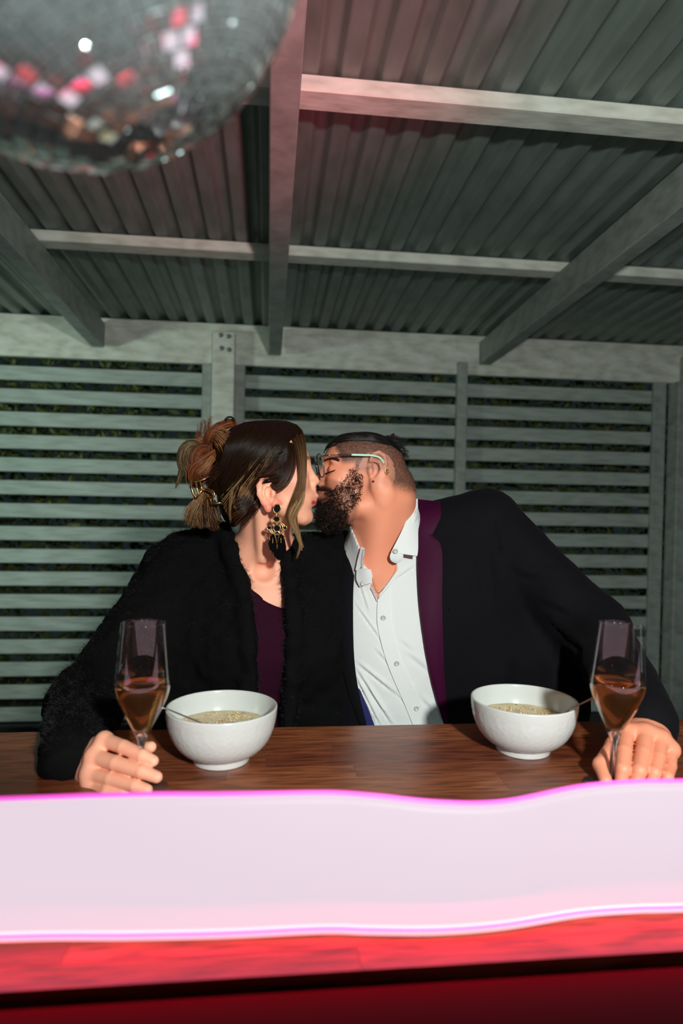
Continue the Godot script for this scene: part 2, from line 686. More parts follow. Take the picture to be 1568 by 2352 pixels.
# ---------------------------------------------------------------- the bar table
func build_table() -> void:
	var t := thing("bar_table", Vector3(0.2, 0, -0.75), "dark red-brown timber bar table of joined wooden staves that the couple leans on", "table")
	var back := -1.112
	var zs := []
	var z := back
	var widths := [0.073, 0.046, 0.049, 0.040, 0.056, 0.060, 0.058, 0.062, 0.060, 0.052, 0.029]
	for w in widths:
		var x := -1.15 - rng.randf() * 0.3
		var row := zs.size()
		zs.append(z)
		var joints := {0: [0.066], 1: [0.105], 2: [0.002, 0.1], 3: [0.13]}
		while x < 1.6:
			var l := rng.randf_range(0.42, 0.8)
			for j in joints.get(row, []):        # the end joints that the photograph shows
				if x < j - 0.05 and x + l > j - 0.16:
					l = j - x
					break
			var mb := MB.new()
			mb.box(Transform3D(), Vector3(l - 0.0001, 0.038, w - 0.0001), 0.0003)
			part("stave", mb.mesh(), M["stave_wood_%d" % (rng.randi() % 4)], t, Transform3D(Basis(), Vector3(x + l / 2, TY - 0.019, z + w / 2) - t.position))
			x += l
		z += w
	# front board, a step lower, with a rounded nose
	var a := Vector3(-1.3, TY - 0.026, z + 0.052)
	timber("front_board", a, a + Vector3(2.9, 0, 0), Vector3(0, 0, 1), Vector3.UP, 0.095, 0.036, M.shaded_red_wood, t)
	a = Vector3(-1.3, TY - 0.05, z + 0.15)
	timber("front_board", a, a + Vector3(2.9, 0, 0), Vector3(0, 0, 1), Vector3.UP, 0.085, 0.036, M.shaded_red_wood, t)
	for sx in [-1.05, 1.35]:
		for sz in [back + 0.06, z - 0.04]:
			timber("leg", Vector3(sx, 0, sz), Vector3(sx, TY - 0.038, sz), Vector3.RIGHT, Vector3.BACK, 0.07, 0.07, M.stave_wood_1, t)
	timber("apron", Vector3(-1.05, TY - 0.10, z - 0.03), Vector3(1.35, TY - 0.10, z - 0.03), Vector3(0, 0, 1), Vector3.UP, 0.03, 0.12, M.stave_wood_1, t)
	for sx in [-1.05, 1.35]:
		timber("bearer", Vector3(sx, TY - 0.058, back + 0.03), Vector3(sx, TY - 0.058, z + 0.17), Vector3.RIGHT, Vector3.UP, 0.05, 0.04, M.stave_wood_1, t)

func build_light_trail() -> void:  # swept trail of a light strip, built as a solid glowing band
	var t := thing("light_trail", Vector3(0.2, TY, -0.575), "glowing pink-white band built in the shape of a light trail across the table front", "light")
	var path := [Vector2(-0.9, -0.583), Vector2(-0.5, -0.592), Vector2(-0.225, -0.588), Vector2(-0.113, -0.581), Vector2(-0.03, -0.577), Vector2(0.054, -0.576), Vector2(0.097, -0.571), Vector2(0.155, -0.566), Vector2(0.216, -0.568), Vector2(0.292, -0.579), Vector2(0.35, -0.581), Vector2(0.401, -0.579), Vector2(0.6, -0.574), Vector2(0.9, -0.583), Vector2(1.2, -0.58)]
	var tops := [0.122, 0.121, 0.1245, 0.128, 0.1275, 0.1267, 0.125, 0.1195, 0.1172, 0.1235, 0.126, 0.126, 0.124, 0.127, 0.124]
	var n := 140
	var p2 := PackedVector2Array()
	var h2 := PackedVector2Array()
	for i in path.size():
		p2.append(path[i])
		h2.append(Vector2(i, tops[i]))
	p2 = curve2(p2, n)
	h2 = curve2(h2, n)
	var lit := mat("band_glow", Color(0.03, 0.02, 0.025), 0.6)
	lit.emission_enabled = true
	lit.emission = shade(Color(0.80, 0.67, 0.76))
	lit.emission_energy_multiplier = 1.0
	var hot := mat("magenta_glow", Color(0.9, 0.1, 0.5), 0.4)
	hot.emission_enabled = true
	hot.emission = shade(Color(1.0, 0.08, 0.62))
	hot.emission_energy_multiplier = 1.0
	var white := mat("white_rail", Color(0.75, 0.75, 0.68), 0.35)
	white.emission_enabled = true
	white.emission = shade(Color(0.55, 0.56, 0.47))
	# the light trail as a rounded glowing slab along the path
	var mb := MB.new()
	mb.off = t.position
	var half := 0.006
	var ring := []
	for i in n:
		var d := (p2[mini(i + 1, n - 1)] - p2[maxi(i - 1, 0)]).normalized()
		var out := Vector3(-d.y, 0, d.x)          # towards the camera
		var top := h2[i].y
		var q := []
		for k in [[1.0, 0.012], [1.0, top - 0.008], [0.72, top - 0.003], [0.0, top - 0.001], [-0.72, top - 0.003], [-1.0, top - 0.008], [-1.0, 0.012]]:
			var nn: Vector3 = (out * k[0] + Vector3.UP * (1.0 if absf(k[0]) < 0.9 else 0.0)).normalized()
			q.append(mb.vert(Vector3(p2[i].x, TY + k[1], p2[i].y) + out * (half * k[0]), nn))
		ring.append(q)
	for i in n - 1:
		for k in 6:
			mb.quad(ring[i][k], ring[i + 1][k], ring[i + 1][k + 1], ring[i][k + 1])
	part("trail_slab", mb.mesh(), lit, t)
	# magenta glow fringe as thin tubes along the edge, white rail at the foot
	mb = MB.new()
	mb.off = t.position
	var line := PackedVector3Array()
	var foot := PackedVector3Array()
	var low := PackedVector3Array()
	for i in n:
		line.append(Vector3(p2[i].x, TY + h2[i].y, p2[i].y))
		foot.append(Vector3(p2[i].x, TY + 0.0045, p2[i].y))
		low.append(Vector3(p2[i].x, TY + 0.0085, p2[i].y + 0.0065))
	mb.tube(line, f32([0.0019]), 8)
	part("glow_fringe", mb.mesh(), hot, t)
	mb = MB.new()
	mb.off = t.position
	mb.tube(foot, f32([0.0034]), 10, false, true, 2.0, Vector3.UP)
	part("base_rail", mb.mesh(), white, t)
	mb = MB.new()
	mb.off = t.position
	mb.tube(low, f32([0.0009]), 6)
	part("glow_fringe", mb.mesh(), hot, t)
	for s in [[-1.0, 0.0], [1.0, 0.0]]:
		for x in [-0.35, 0.15, 0.65]:
			var l := AreaLight3D.new()
			l.name = numbered("band_light", self)
			l.area_size = Vector2(0.5, 0.09)
			l.light_color = Color(1.0, 0.03, 0.22) if s[0] < 0.0 else Color(1.0, 0.0, 0.42)
			l.light_energy = 0.055 if s[0] < 0.0 else 0.046
			l.area_range = 10.0
			l.shadow_enabled = true
			if s[0] < 0.0:
				l.transform = Transform3D(Basis(Vector3.UP, PI), Vector3(x, TY + 0.062, -0.600))
			else:      # band light aimed down to redden the boards before it
				l.area_size = Vector2(0.5, 0.012)
				l.transform = Transform3D(Basis(Vector3.RIGHT, deg_to_rad(-76.0)), Vector3(x, TY + 0.03, -0.550))
			add_child(l)


# ---------------------------------------------------------------- bowls, glasses
func build_tableware() -> void:
	bowl(Vector3(-0.0637, TY, -0.9769), 1.0, 0.3, "white embossed soup bowl beside the woman's hand, left of the two bowls", "egg-flecked pale soup in the bowl nearer the woman")
	bowl(Vector3(0.405, TY, -0.9876), 1.01, 1.9, "white embossed soup bowl beside the man's hand, right of the two bowls", "egg-flecked pale soup in the bowl nearer the man")
	spoon(Vector3(-0.0637, TY, -0.9769), at(362, 1624, 0.93), 4.05, "steel spoon in the woman's soup, its handle pointing left over the rim")
	spoon(Vector3(0.405, TY, -0.9876), at(1368, 1600, 0.94), -0.55, "steel spoon in the man's soup, its handle pointing right over the rim")
	flute(on_y(324, 1813, TY), 0.0, 0.222, "champagne flute of rosé held in the woman's fingers", "rosé wine in the flute held by the woman", 0.0)
	flute(on_y(1402, 1806, TY), -0.042, 0.226, "champagne flute of rosé standing in front of the man's hand", "rosé wine in the flute by the man's hand", 1.0)

func bowl(c: Vector3, s: float, seed_turn: float, label: String, soup_label: String) -> void:
	var t := thing("soup_bowl", c, label, "bowl", "")
	var prof := [Vector2(0, 0.004), Vector2(0.036, 0.004), Vector2(0.038, 0.0005), Vector2(0.0405, 0.0), Vector2(0.0415, 0.002), Vector2(0.0405, 0.0095)]
	var wall := curve2(PackedVector2Array([Vector2(0.0415, 0.0115), Vector2(0.055, 0.0185), Vector2(0.068, 0.034), Vector2(0.0765, 0.055), Vector2(0.0805, 0.078), Vector2(0.0815, 0.0905)]), 60)
	for q in wall: prof.append(q)
	prof.append_array([Vector2(0.0812, 0.0925), Vector2(0.0799, 0.0933), Vector2(0.0786, 0.0925), Vector2(0.0780, 0.0905)])
	prof.append_array([Vector2(0.0768, 0.078), Vector2(0.0728, 0.056), Vector2(0.0645, 0.036), Vector2(0.051, 0.022), Vector2(0.03, 0.013), Vector2(0, 0.0105)])
	var pf := PackedVector2Array()
	for q in prof: pf.append(Vector2(q.x, q.y * 0.87) * s)
	var mb := MB.new()
	var nz := FastNoiseLite.new()
	nz.seed = 3
	nz.noise_type = FastNoiseLite.TYPE_CELLULAR
	nz.frequency = 1.0
	var first := 8
	var emboss := PackedFloat32Array()      # raised sprigs around the outside
	for i in pf.size():
		for j in 193:
			if i < first or i > 62:
				emboss.append(0.0)
				continue
			var f := float(i - first) / 54.0
			var fade := clampf(minf(f / 0.1, (1.0 - f) / 0.16), 0.0, 1.0)
			var u := float(j % 192) / 192.0 * 84.0
			var w := f * 9.0
			var stem := absf(fposmod(u * 0.5 + sin(w * 1.1) * 0.6, 3.0) - 1.5)
			var leafy := sin(u * PI / 1.0 + sin(w * 2.3) * 1.7) * sin(w * 3.4 + cos(u * PI / 3.0) * 1.4)
			emboss.append(fade * 0.5 * (0.0005 * clampf(1.0 - stem * 4.0, 0.0, 1.0) + 0.00075 * clampf(leafy * 2.2 - 0.9, 0.0, 1.0)))
	mb.lathe(pf, 192, Transform3D(Basis(Vector3.UP, seed_turn), Vector3.ZERO), emboss)
	var st := SurfaceTool.new()
	st.create_from(mb.mesh(), 0)
	st.generate_normals()
	part("bowl_shell", st.commit(), M.porcelain, t)
	# soup: its surface with flecks of egg and vegetable
	mb = MB.new()
	mb.off = Vector3.ZERO
	var R := 0.0725 * s
	var rr: Array[float] = [0.0, 0.2, 0.4, 0.55, 0.7, 0.82, 0.92, 0.97, 1.0]
	var wob := FastNoiseLite.new()
	wob.seed = int(seed_turn * 10)
	wob.frequency = 60.0
	var rings := []
	for i in rr.size():
		var q := []
		for j in 48:
			var a := TAU * j / 48
			var p := Vector3(cos(a), 0, -sin(a)) * (R * rr[i])
			var y := 0.0035 * smoothstep(0.93, 1.0, rr[i]) * 0.4 + 0.0007 * wob.get_noise_2d(p.x, p.z)
			var tone := 0.9 + 0.35 * wob.get_noise_2d(p.x * 0.7 + 5.0, p.z * 0.7)
			mb.col = Color(0.66, 0.53, 0.31) * tone
			q.append(mb.vert(p + Vector3(0, y, 0), Vector3.UP))
		rings.append(q)
	for i in rr.size() - 1:
		for j in 48:
			mb.quad(rings[i][j], rings[i + 1][j], rings[i + 1][(j + 1) % 48], rings[i][(j + 1) % 48])
	mb.col = Color(0.4, 0.3, 0.16)
	for j in 48:           # the body of the soup below
		var a := TAU * j / 48
		var b := TAU * (j + 1) / 48
		mb.flat([Vector3(cos(a), 0, -sin(a)) * R * 0.995, Vector3(0, -0.04, 0), Vector3(cos(b), 0, -sin(b)) * R * 0.995])
	var sp := put("soup", mb.mesh(), M.soup_paint, soup_label, "soup", c + Vector3(0, 0.0492 * s, 0))
	mb = MB.new()
	for i in 260:
		var a := rng.randf() * TAU
		var r := R * sqrt(rng.randf()) * 0.95
		if i % 3 and cos(a + 0.8 * seed_turn) * 0 + sin(a) > -0.2:
			r *= 0.98
		var p := Vector3(cos(a) * r, 0.0006, -sin(a) * r)
		var k := rng.randf()
		mb.col = Color(0.62, 0.50, 0.30) if k < 0.45 else (Color(0.42, 0.19, 0.05) if k < 0.72 else (Color(0.55, 0.36, 0.13) if k < 0.95 else Color(0.15, 0.2, 0.05)))
		mb.ball(p, rng.randf_range(0.0008, 0.0019), 5, Vector3(rng.randf_range(0.8, 2.4), 0.5, rng.randf_range(0.7, 1.2)))
	var fl := part("egg_fleck", mb.mesh(), M.soup_paint, sp)
	fl.set_meta("kind", "stuff")

func spoon(c: Vector3, tip: Vector3, ang: float, label: String) -> void:
	var t := thing("soup_spoon", Vector3(c.x, TY + 0.06, c.z), label, "spoon")
	var flat := Vector3(tip.x - c.x, 0, tip.z - c.z).normalized()
	var rim := Vector3(c.x, TY + 0.0845, c.z) + flat * 0.0797
	var dip := rim + (rim - tip).normalized() * 0.068 + Vector3(0, -0.012, 0)
	var p: PackedVector3Array = curve(v3([dip, rim, rim.lerp(tip, 0.5), tip]), 24)
	var mb := MB.new()
	mb.off = t.position
	var rr := PackedFloat32Array()
	for i in 24:
		rr.append(0.0026 + 0.0016 * smoothstep(0.55, 1.0, i / 23.0))
	mb.tube(p, rr, 10, false, true, 0.42, flat.cross(Vector3.UP))
	part("handle", mb.mesh(), M.steel, t)
	# the hollow of the spoon, under the soup
	mb = MB.new()
	mb.off = t.position
	var b := Basis(flat, Vector3.UP, flat.cross(Vector3.UP)) * Basis.from_scale(Vector3(1.45, 0.5, 1.0))
	var prof := PackedVector2Array([Vector2(0, -0.017), Vector2(0.008, -0.0155), Vector2(0.014, -0.0105), Vector2(0.017, 0.0), Vector2(0.0162, 0.0), Vector2(0.0132, -0.0098), Vector2(0.0075, -0.0142), Vector2(0, -0.0155)])
	mb.lathe(prof, 20, Transform3D(b, dip - flat * 0.021 + Vector3(0, -0.001, 0)))
	part("spoon_bowl", mb.mesh(), M.steel, t)

func flute(c: Vector3, tilt: float, height: float, label: String, wine_label: String, kind: float) -> void:
	# tilt is towards image right
	var ax := Basis(Vector3(0, 0, 1), tilt)
	var t := thing("champagne_flute", c, label, "glass")
	t.basis = ax
	var k := height / 0.222
	# outer half, foot to rim, then inside back down
	var out := curve2(PackedVector2Array([Vector2(0.0058, 0.066), Vector2(0.0105, 0.0755), Vector2(0.0225, 0.100), Vector2(0.0325, 0.123), Vector2(0.0362, 0.139), Vector2(0.0352, 0.152), Vector2(0.0322, 0.185), Vector2(0.0288, 0.2215)]), 40)
	var prof := PackedVector2Array([Vector2(0, 0), Vector2(0.034, 0.0), Vector2(0.0352, 0.0008), Vector2(0.0345, 0.0016), Vector2(0.018, 0.0032), Vector2(0.0075, 0.0062), Vector2(0.0042, 0.0125), Vector2(0.0036, 0.025), Vector2(0.0036, 0.045), Vector2(0.0042, 0.058)])
	prof.append(Vector2(0.0058, 0.066))
	prof.append(Vector2(0.0085, 0.0722))
	prof.append(Vector2(0.006, 0.0745))
	prof.append(Vector2(0, 0.0755))
	var shell := PackedVector2Array(out)
	shell.append(Vector2(0.0286, 0.2222))
	shell.append(Vector2(0.0280, 0.2222))
	var inner := PackedVector2Array()
	for i in range(out.size() - 1, -1, -1):
		var q := out[i] - Vector2(0.0009, 0.0)
		if q.y < 0.078:
			break
		inner.append(q)
	shell.append_array(inner)
	shell.append(Vector2(inner[-1].x * 0.6, 0.0772))
	shell.append(Vector2(0, 0.0768))
	for i in prof.size(): prof[i] *= k
	for i in shell.size(): shell[i] *= k
	var mb := MB.new()
	mb.lathe(shell, 72)
	part("glass_bowl", mb.mesh(), M.glass, t)
	mb = MB.new()
	mb.lathe(prof, 48)
	part("stem_and_foot", mb.mesh(), M.stem_glass, t)
	# wine fills the bowl up to its widest part
	var level := 0.1405 if kind == 0.0 else 0.1435
	var wp := PackedVector2Array([Vector2(0, 0.0768), Vector2(inner[-1].x * 0.6, 0.0772)])
	for i in range(inner.size() - 1, -1, -1):
		if inner[i].y < level:
			wp.append(inner[i] - Vector2(0.00025, 0))
	wp.append(Vector2(wp[-1].x, level + 0.0012))
	wp.append(Vector2(wp[-1].x - 0.0015, level))
	wp.append(Vector2(0, level))
	for i in wp.size(): wp[i] *= k
	mb = MB.new()
	mb.lathe(wp, 64)
	var w := put("rose_wine", mb.mesh(), M.rose_wine, wine_label, "wine", c)
	w.basis = ax


# ---------------------------------------------------------------- mirror ball
func build_mirror_ball() -> void:
	var c := at(118, -268, 0.335)
	var R := 0.131
	var t := thing("mirror_ball", c, "mirrored disco ball of small square tiles hanging close at the upper left", "disco ball")
	t.basis = Basis(Vector3(0.35, 0.2, 1).normalized(), 0.52) * Basis(Vector3.UP, 0.2)
	var core := mat("ball_core", Color(0.03, 0.03, 0.035), 0.6)
	var mirror := mat("mirror_tile", Color(0.84, 0.93, 0.93), 0.07, 0.89)
	var mb := MB.new()
	mb.ball(Vector3.ZERO, R - 0.002, 48)
	part("core", mb.mesh(), core, t)
	var size := 0.0092
	var tile := MB.new()
	tile.box(Transform3D(), Vector3(size * 0.92, size * 0.92, 0.0022), 0.0005)
	var tm := tile.mesh()
	var spots := []
	var rows := int(PI * R / size)
	for i in rows:
		var la := -PI / 2 + PI * (i + 0.5) / rows
		var cnt := maxi(4, int(TAU * R * cos(la) / size))
		for j in cnt:
			var lo := TAU * (j + 0.5 * (i % 2)) / cnt
			var nn := Vector3(cos(la) * sin(lo), sin(la), cos(la) * cos(lo))
			var up := Vector3(-sin(la) * sin(lo), cos(la), -sin(la) * cos(lo))
			var b := Basis(up.cross(nn), up, nn) * Basis.from_euler(Vector3(rng.randf_range(-0.06, 0.06), rng.randf_range(-0.06, 0.06), 0))
			var world := t.basis * nn
			var pp := c + world * R
			var seen := world.dot((EYE - pp).normalized())
			var px := pixel(pp)
			var score := seen
			if px.x < -40 or px.x > 720 or px.y < -60 or px.y > 420 or seen < 0.05:
				score = -1.0 + seen * 0.01
			spots.append([score, Transform3D(b, nn * R)])
	spots.sort_custom(func(a, b): return a[0] > b[0])
	var rest := MB.new()
	for i in spots.size():
		if i < 300:
			part("mirror_tile", tm, mirror, t, spots[i][1])
		else:
			rest.box(spots[i][1], Vector3(size * 0.92, size * 0.92, 0.0022), 0.0005)
	part("far_tiles", rest.mesh(), mirror, t).set_meta("kind", "stuff")
	# the cap and the cord up to the roof
	mb = MB.new()
	mb.lathe(PackedVector2Array([Vector2(0.018, 0), Vector2(0.018, 0.012), Vector2(0.006, 0.016), Vector2(0.006, 0.03), Vector2(0, 0.031)]), 24, Transform3D(Basis(), Vector3(0, R - 0.003, 0)))
	part("cap", mb.mesh(), M.steel, t)
	var topw := c + t.basis * Vector3(0, R + 0.025, 0)
	mb = MB.new()
	mb.off = topw
	mb.tube(v3([topw, Vector3(topw.x, roof_y(1.235, topw.z), topw.z)]), f32([0.0015]), 8)
	put("hanging_cord", mb.mesh(), M.black_thread, "thin dark cord holding the mirror ball up to the roof", "cord", topw)


# ---------------------------------------------------------------- smooth bodies: joined distances, meshed as surface nets
class Field:
	var host: Node3D
	var t := PackedInt32Array()        # 0 tapered capsule, 1 ellipsoid, 2 half space, 3 outline seen from the front
	var op := PackedInt32Array()       # 0 join, 1 cut away, 2 keep inside
	var a := PackedVector3Array()
	var ba := PackedVector3Array()
	var inv := PackedFloat32Array()
	var r1 := PackedFloat32Array()
	var r2 := PackedFloat32Array()
	var k := PackedFloat32Array()
	var bas: Array[Basis] = []
	var rad := PackedVector3Array()
	var poly: Array[PackedVector2Array] = []
	var off := 0.0                     # grows every joined shape
	var frame := Transform3D()         # shapes may be given in a frame of their own, in millimetres
	var mm := 1.0
	var eye := Vector3.ZERO
	var cx := Vector3.ZERO
	var cy := Vector3.ZERO
	var cf := Vector3.ZERO
	var all := PackedInt32Array()
	var grp := PackedInt32Array()      # fingers stay apart: shapes blend within a group, groups meet with a crease
	var group_now := 0
	var grouped := false

	func _push(type: int, o: int, p: Vector3, q: Vector3, ra: float, rb: float, kk: float) -> int:
		all.append(t.size())
		t.append(type)
		grp.append(group_now)
		op.append(o)
		a.append(p)
		ba.append(q - p)
		var l := (q - p).length_squared()
		inv.append(1.0 / l if l > 1e-12 else 0.0)
		r1.append(ra)
		r2.append(rb)
		k.append(kk)
		bas.append(Basis())
		rad.append(Vector3.ONE)
		poly.append(PackedVector2Array())
		return t.size() - 1

	func cap(p: Vector3, q: Vector3, ra: float, rb: float, kk := 0.012, o := 0) -> void:
		_push(0, o, frame * (p * mm), frame * (q * mm), ra * mm, rb * mm, kk)

	func both(p: Vector3, q: Vector3, ra: float, rb: float, kk := 0.012, o := 0) -> void:     # and its mirror image across z
		cap(p, q, ra, rb, kk, o)
		cap(Vector3(p.x, p.y, -p.z), Vector3(q.x, q.y, -q.z), ra, rb, kk, o)

	func chain(p: Array, r: Array, kk := 0.012, o := 0) -> void:
		for i in p.size() - 1:
			cap(p[i], p[i + 1], r[mini(i, r.size() - 1)], r[mini(i + 1, r.size() - 1)], kk, o)

	func egg(p: Vector3, r: Vector3, kk := 0.012, o := 0, turn := Basis()) -> void:
		var i := _push(1, o, frame * (p * mm), frame * (p * mm), 0, 0, kk)
		bas[i] = (frame.basis * turn).orthonormalized().inverse()
		rad[i] = r * mm

	func eggs(p: Vector3, r: Vector3, kk := 0.012, o := 0) -> void:
		egg(p, r, kk, o)
		egg(Vector3(p.x, p.y, -p.z), r, kk, o)

	func half(p: Vector3, nrm: Vector3, kk := 0.006, o := 2) -> void:
		_push(2, o, p, p + nrm, 0, 0, kk)

	func outline(pts: Array, kk := 0.004, o := 1) -> void:
		var i := _push(3, o, Vector3.ZERO, Vector3.ZERO, 0, 0, kk)
		poly[i] = PackedVector2Array(pts)

	func one(i: int, p: Vector3) -> float:
		var y := t[i]
		if y == 0:
			var pa := p - a[i]
			var h := clampf(pa.dot(ba[i]) * inv[i], 0.0, 1.0)
			return (pa - ba[i] * h).length() - r1[i] - (r2[i] - r1[i]) * h - off
		if y == 1:
			var l := bas[i] * (p - a[i])
			var rr := rad[i] + Vector3(off, off, off)
			var s := l / rr
			var k0 := s.length()
			return k0 * (k0 - 1.0) / maxf((s / rr).length(), 1e-6)
		if y == 2:
			return (p - a[i]).dot(ba[i])
		var e := p - eye
		var z := e.dot(cf)
		var q := Vector2(784.0 + 1500.0 * e.dot(cx) / z, 1176.0 - 1500.0 * e.dot(cy) / z)
		var pl := poly[i]
		var n := pl.size()
		var best := 1e12
		var inside := false
		var v := pl[n - 1]
		for m in n:
			var w := pl[m]
			var ed := v - w
			var pq := q - w
			var b := pq - ed * clampf(pq.dot(ed) / ed.length_squared(), 0.0, 1.0)
			best = minf(best, b.length_squared())
			if (w.y > q.y) != (v.y > q.y) and q.x < (v.x - w.x) * (q.y - w.y) / (v.y - w.y) + w.x:
				inside = not inside
			v = w
		return sqrt(best) * z / 1500.0 * (-1.0 if inside else 1.0)

	func d(p: Vector3, list: PackedInt32Array) -> float:
		if grouped:
			var g0 := 1.0
			var fing := 1.0
			var now := -1
			var r_ := 1.0
			for i in list:
				if grp[i] != now:
					if now == 0: g0 = r_
					elif now > 0: fing = minf(fing, r_)
					now = grp[i]
					r_ = 1.0
				var e := one(i, p)
				var h := k[i] - absf(r_ - e)
				r_ = minf(r_, e)
				if h > 0.0:
					r_ -= h * h / k[i] * 0.25
			if now == 0: g0 = r_
			elif now > 0: fing = minf(fing, r_)
			var hh := 0.006 - absf(g0 - fing)
			var all_ := minf(g0, fing)
			return all_ - hh * hh * 41.6 if hh > 0.0 else all_
		var r := 1.0
		for i in list:
			var e := one(i, p)
			var kk := k[i]
			var o := op[i]
			if o == 0:
				var h := kk - absf(r - e)
				r = minf(r, e)
				if h > 0.0:
					r -= h * h / kk * 0.25
			else:
				if o == 1: e = -e
				var h := kk - absf(r - e)
				r = maxf(r, e)
				if h > 0.0:
					r += h * h / kk * 0.25
		return r

	func near(p: Vector3, reach: float) -> PackedInt32Array:
		var out := PackedInt32Array()
		for i in all:
			var e := one(i, p)
			if op[i] == 2:
				if e > -reach - k[i] * 2.0 - 0.004: out.append(i)
			elif e < reach + k[i] * 2.0 + (0.024 if grouped else 0.004):
				out.append(i)
		return out

	func tint(_p: Vector3) -> Color:
		return Color.WHITE

	func push_out(p: Vector3, _nn: Vector3) -> Vector3:
		return p

	var slabs := []
	var g_cell := 0.0
	var g_lo := Vector3.ZERO
	var g_n := Vector3i.ZERO

	func slab(bx: int) -> void:        # one layer of blocks: [keys, points, edges]
		var cell := g_cell
		var lo := g_lo
		var ny := g_n.y
		var nz := g_n.z
		var wy := ny * 8 + 2
		var wz := nz * 8 + 2
		var hd := cell * 8.0 * 0.8661
		var keys := PackedInt32Array()
		var pts := PackedVector3Array()
		var edges := PackedInt32Array()
		var vals := PackedFloat32Array()
		vals.resize(729)
		var co := [Vector3(0, 0, 0), Vector3(1, 0, 0), Vector3(0, 1, 0), Vector3(1, 1, 0), Vector3(0, 0, 1), Vector3(1, 0, 1), Vector3(0, 1, 1), Vector3(1, 1, 1)]
		var ends := [[0, 1], [2, 3], [4, 5], [6, 7], [0, 2], [1, 3], [4, 6], [5, 7], [0, 4], [1, 5], [2, 6], [3, 7]]
		var c8 := PackedFloat32Array()
		c8.resize(8)
		for by in ny:
			for bz in nz:
				var o := lo + Vector3(bx, by, bz) * (cell * 8.0)
				var mid := o + Vector3(4, 4, 4) * cell
				var list := near(mid, hd)
				if list.is_empty():
					continue
				var dm := d(mid, list)
				if absf(dm) > hd * 1.3 + 0.012:
					continue
				var n := 0
				var neg := 0
				for x in 9:
					for y in 9:
						for z in 9:
							var e := d(o + Vector3(x, y, z) * cell, list)
							vals[n] = e
							if e < 0.0: neg += 1
							n += 1
				if neg == 0 or neg == 729:
					continue
				for x in 8:
					for y in 8:
						for z in 8:
							var b := x * 81 + y * 9 + z
							var v0 := vals[b]
							var v1 := vals[b + 81]
							var v2 := vals[b + 9]
							var v3 := vals[b + 90]
							var v4 := vals[b + 1]
							var v5 := vals[b + 82]
							var v6 := vals[b + 10]
							var v7 := vals[b + 91]
							var s := int(v0 < 0.0) + int(v1 < 0.0) + int(v2 < 0.0) + int(v3 < 0.0) + int(v4 < 0.0) + int(v5 < 0.0) + int(v6 < 0.0) + int(v7 < 0.0)
							if s == 0 or s == 8:
								continue
							c8[0] = v0
							c8[1] = v1
							c8[2] = v2
							c8[3] = v3
							c8[4] = v4
							c8[5] = v5
							c8[6] = v6
							c8[7] = v7
							var sum := Vector3.ZERO
							var cnt := 0
							for e in ends:
								var p := c8[e[0]]
								var q := c8[e[1]]
								if (p < 0.0) != (q < 0.0):
									var f := p / (p - q)
									sum += (co[e[0]] as Vector3) * (1.0 - f) + (co[e[1]] as Vector3) * f
									cnt += 1
							var key := ((bx * 8 + x + 1) * wy + by * 8 + y + 1) * wz + bz * 8 + z + 1
							keys.append(key)
							pts.append(o + (Vector3(x, y, z) + sum / cnt) * cell)
							if (v0 < 0.0) != (v1 < 0.0):
								edges.append(key)
								edges.append(1 if v0 < 0.0 else -1)
							if (v0 < 0.0) != (v2 < 0.0):
								edges.append(key)
								edges.append(2 if v0 < 0.0 else -2)
							if (v0 < 0.0) != (v4 < 0.0):
								edges.append(key)
								edges.append(3 if v0 < 0.0 else -3)
		slabs[bx] = [keys, pts, edges]

	func share(w: int) -> void:
		for bx in range(w, g_n.x, 4):
			slab(bx)

	func build(mb: MB, cell: float, lo: Vector3, hi: Vector3) -> void:
		g_cell = cell
		g_lo = lo
		g_n = Vector3i(int(ceil((hi.x - lo.x) / cell / 8.0)), int(ceil((hi.y - lo.y) / cell / 8.0)), int(ceil((hi.z - lo.z) / cell / 8.0)))
		slabs = []
		slabs.resize(g_n.x)
		var crew: Array[Thread] = []
		for w in 4:
			var th := Thread.new()
			th.start(share.bind(w))
			crew.append(th)
		for th in crew:
			th.wait_to_finish()
		var wy := g_n.y * 8 + 2
		var wz := g_n.z * 8 + 2
		var index := {}
		var edges := PackedInt32Array()
		var pts := PackedVector3Array()
		for one_slab in slabs:
			for key in one_slab[0]:
				index[key] = index.size()
			pts.append_array(one_slab[1])
			edges.append_array(one_slab[2])
		slabs = []
		var sx := wy * wz
		var sy := wz
		var base := mb.v.size()
		var nor := PackedVector3Array()
		nor.resize(pts.size())
		var faces := PackedInt32Array()
		for i in range(0, edges.size(), 2):
			var key := edges[i]
			var ax := absi(edges[i + 1])
			var u := sy if ax == 1 else (1 if ax == 2 else sx)
			var w := 1 if ax == 1 else (sx if ax == 2 else sy)
			var four := PackedInt32Array()
			for q in [key - u - w, key - w, key, key - u]:
				var at_: int = index.get(q, -1)
				if at_ < 0:      # two blocks disagreed by a hair: close the pinhole with the middle of the cell
					var gz: int = q % wz - 1
					var gy: int = (q / wz) % wy - 1
					var gx: int = q / (wz * wy) - 1
					if gx >= 0 and gy >= 0 and gz >= 0 and gx < g_n.x * 8 and gy < g_n.y * 8 and gz < g_n.z * 8:
						at_ = pts.size()
						index[q] = at_
						pts.append(lo + Vector3(gx + 0.5, gy + 0.5, gz + 0.5) * cell)
						nor.append(Vector3.ZERO)
				four.append(at_)
			var i0 := four[0]
			var i1 := four[1]
			var i2 := four[2]
			var i3 := four[3]
			if i0 < 0 or i1 < 0 or i2 < 0 or i3 < 0:
				continue
			if edges[i + 1] < 0:
				var s := i1
				i1 = i3
				i3 = s
			var nn := (pts[i2] - pts[i0]).cross(pts[i3] - pts[i1])
			nor[i0] += nn
			nor[i1] += nn
			nor[i2] += nn
			nor[i3] += nn
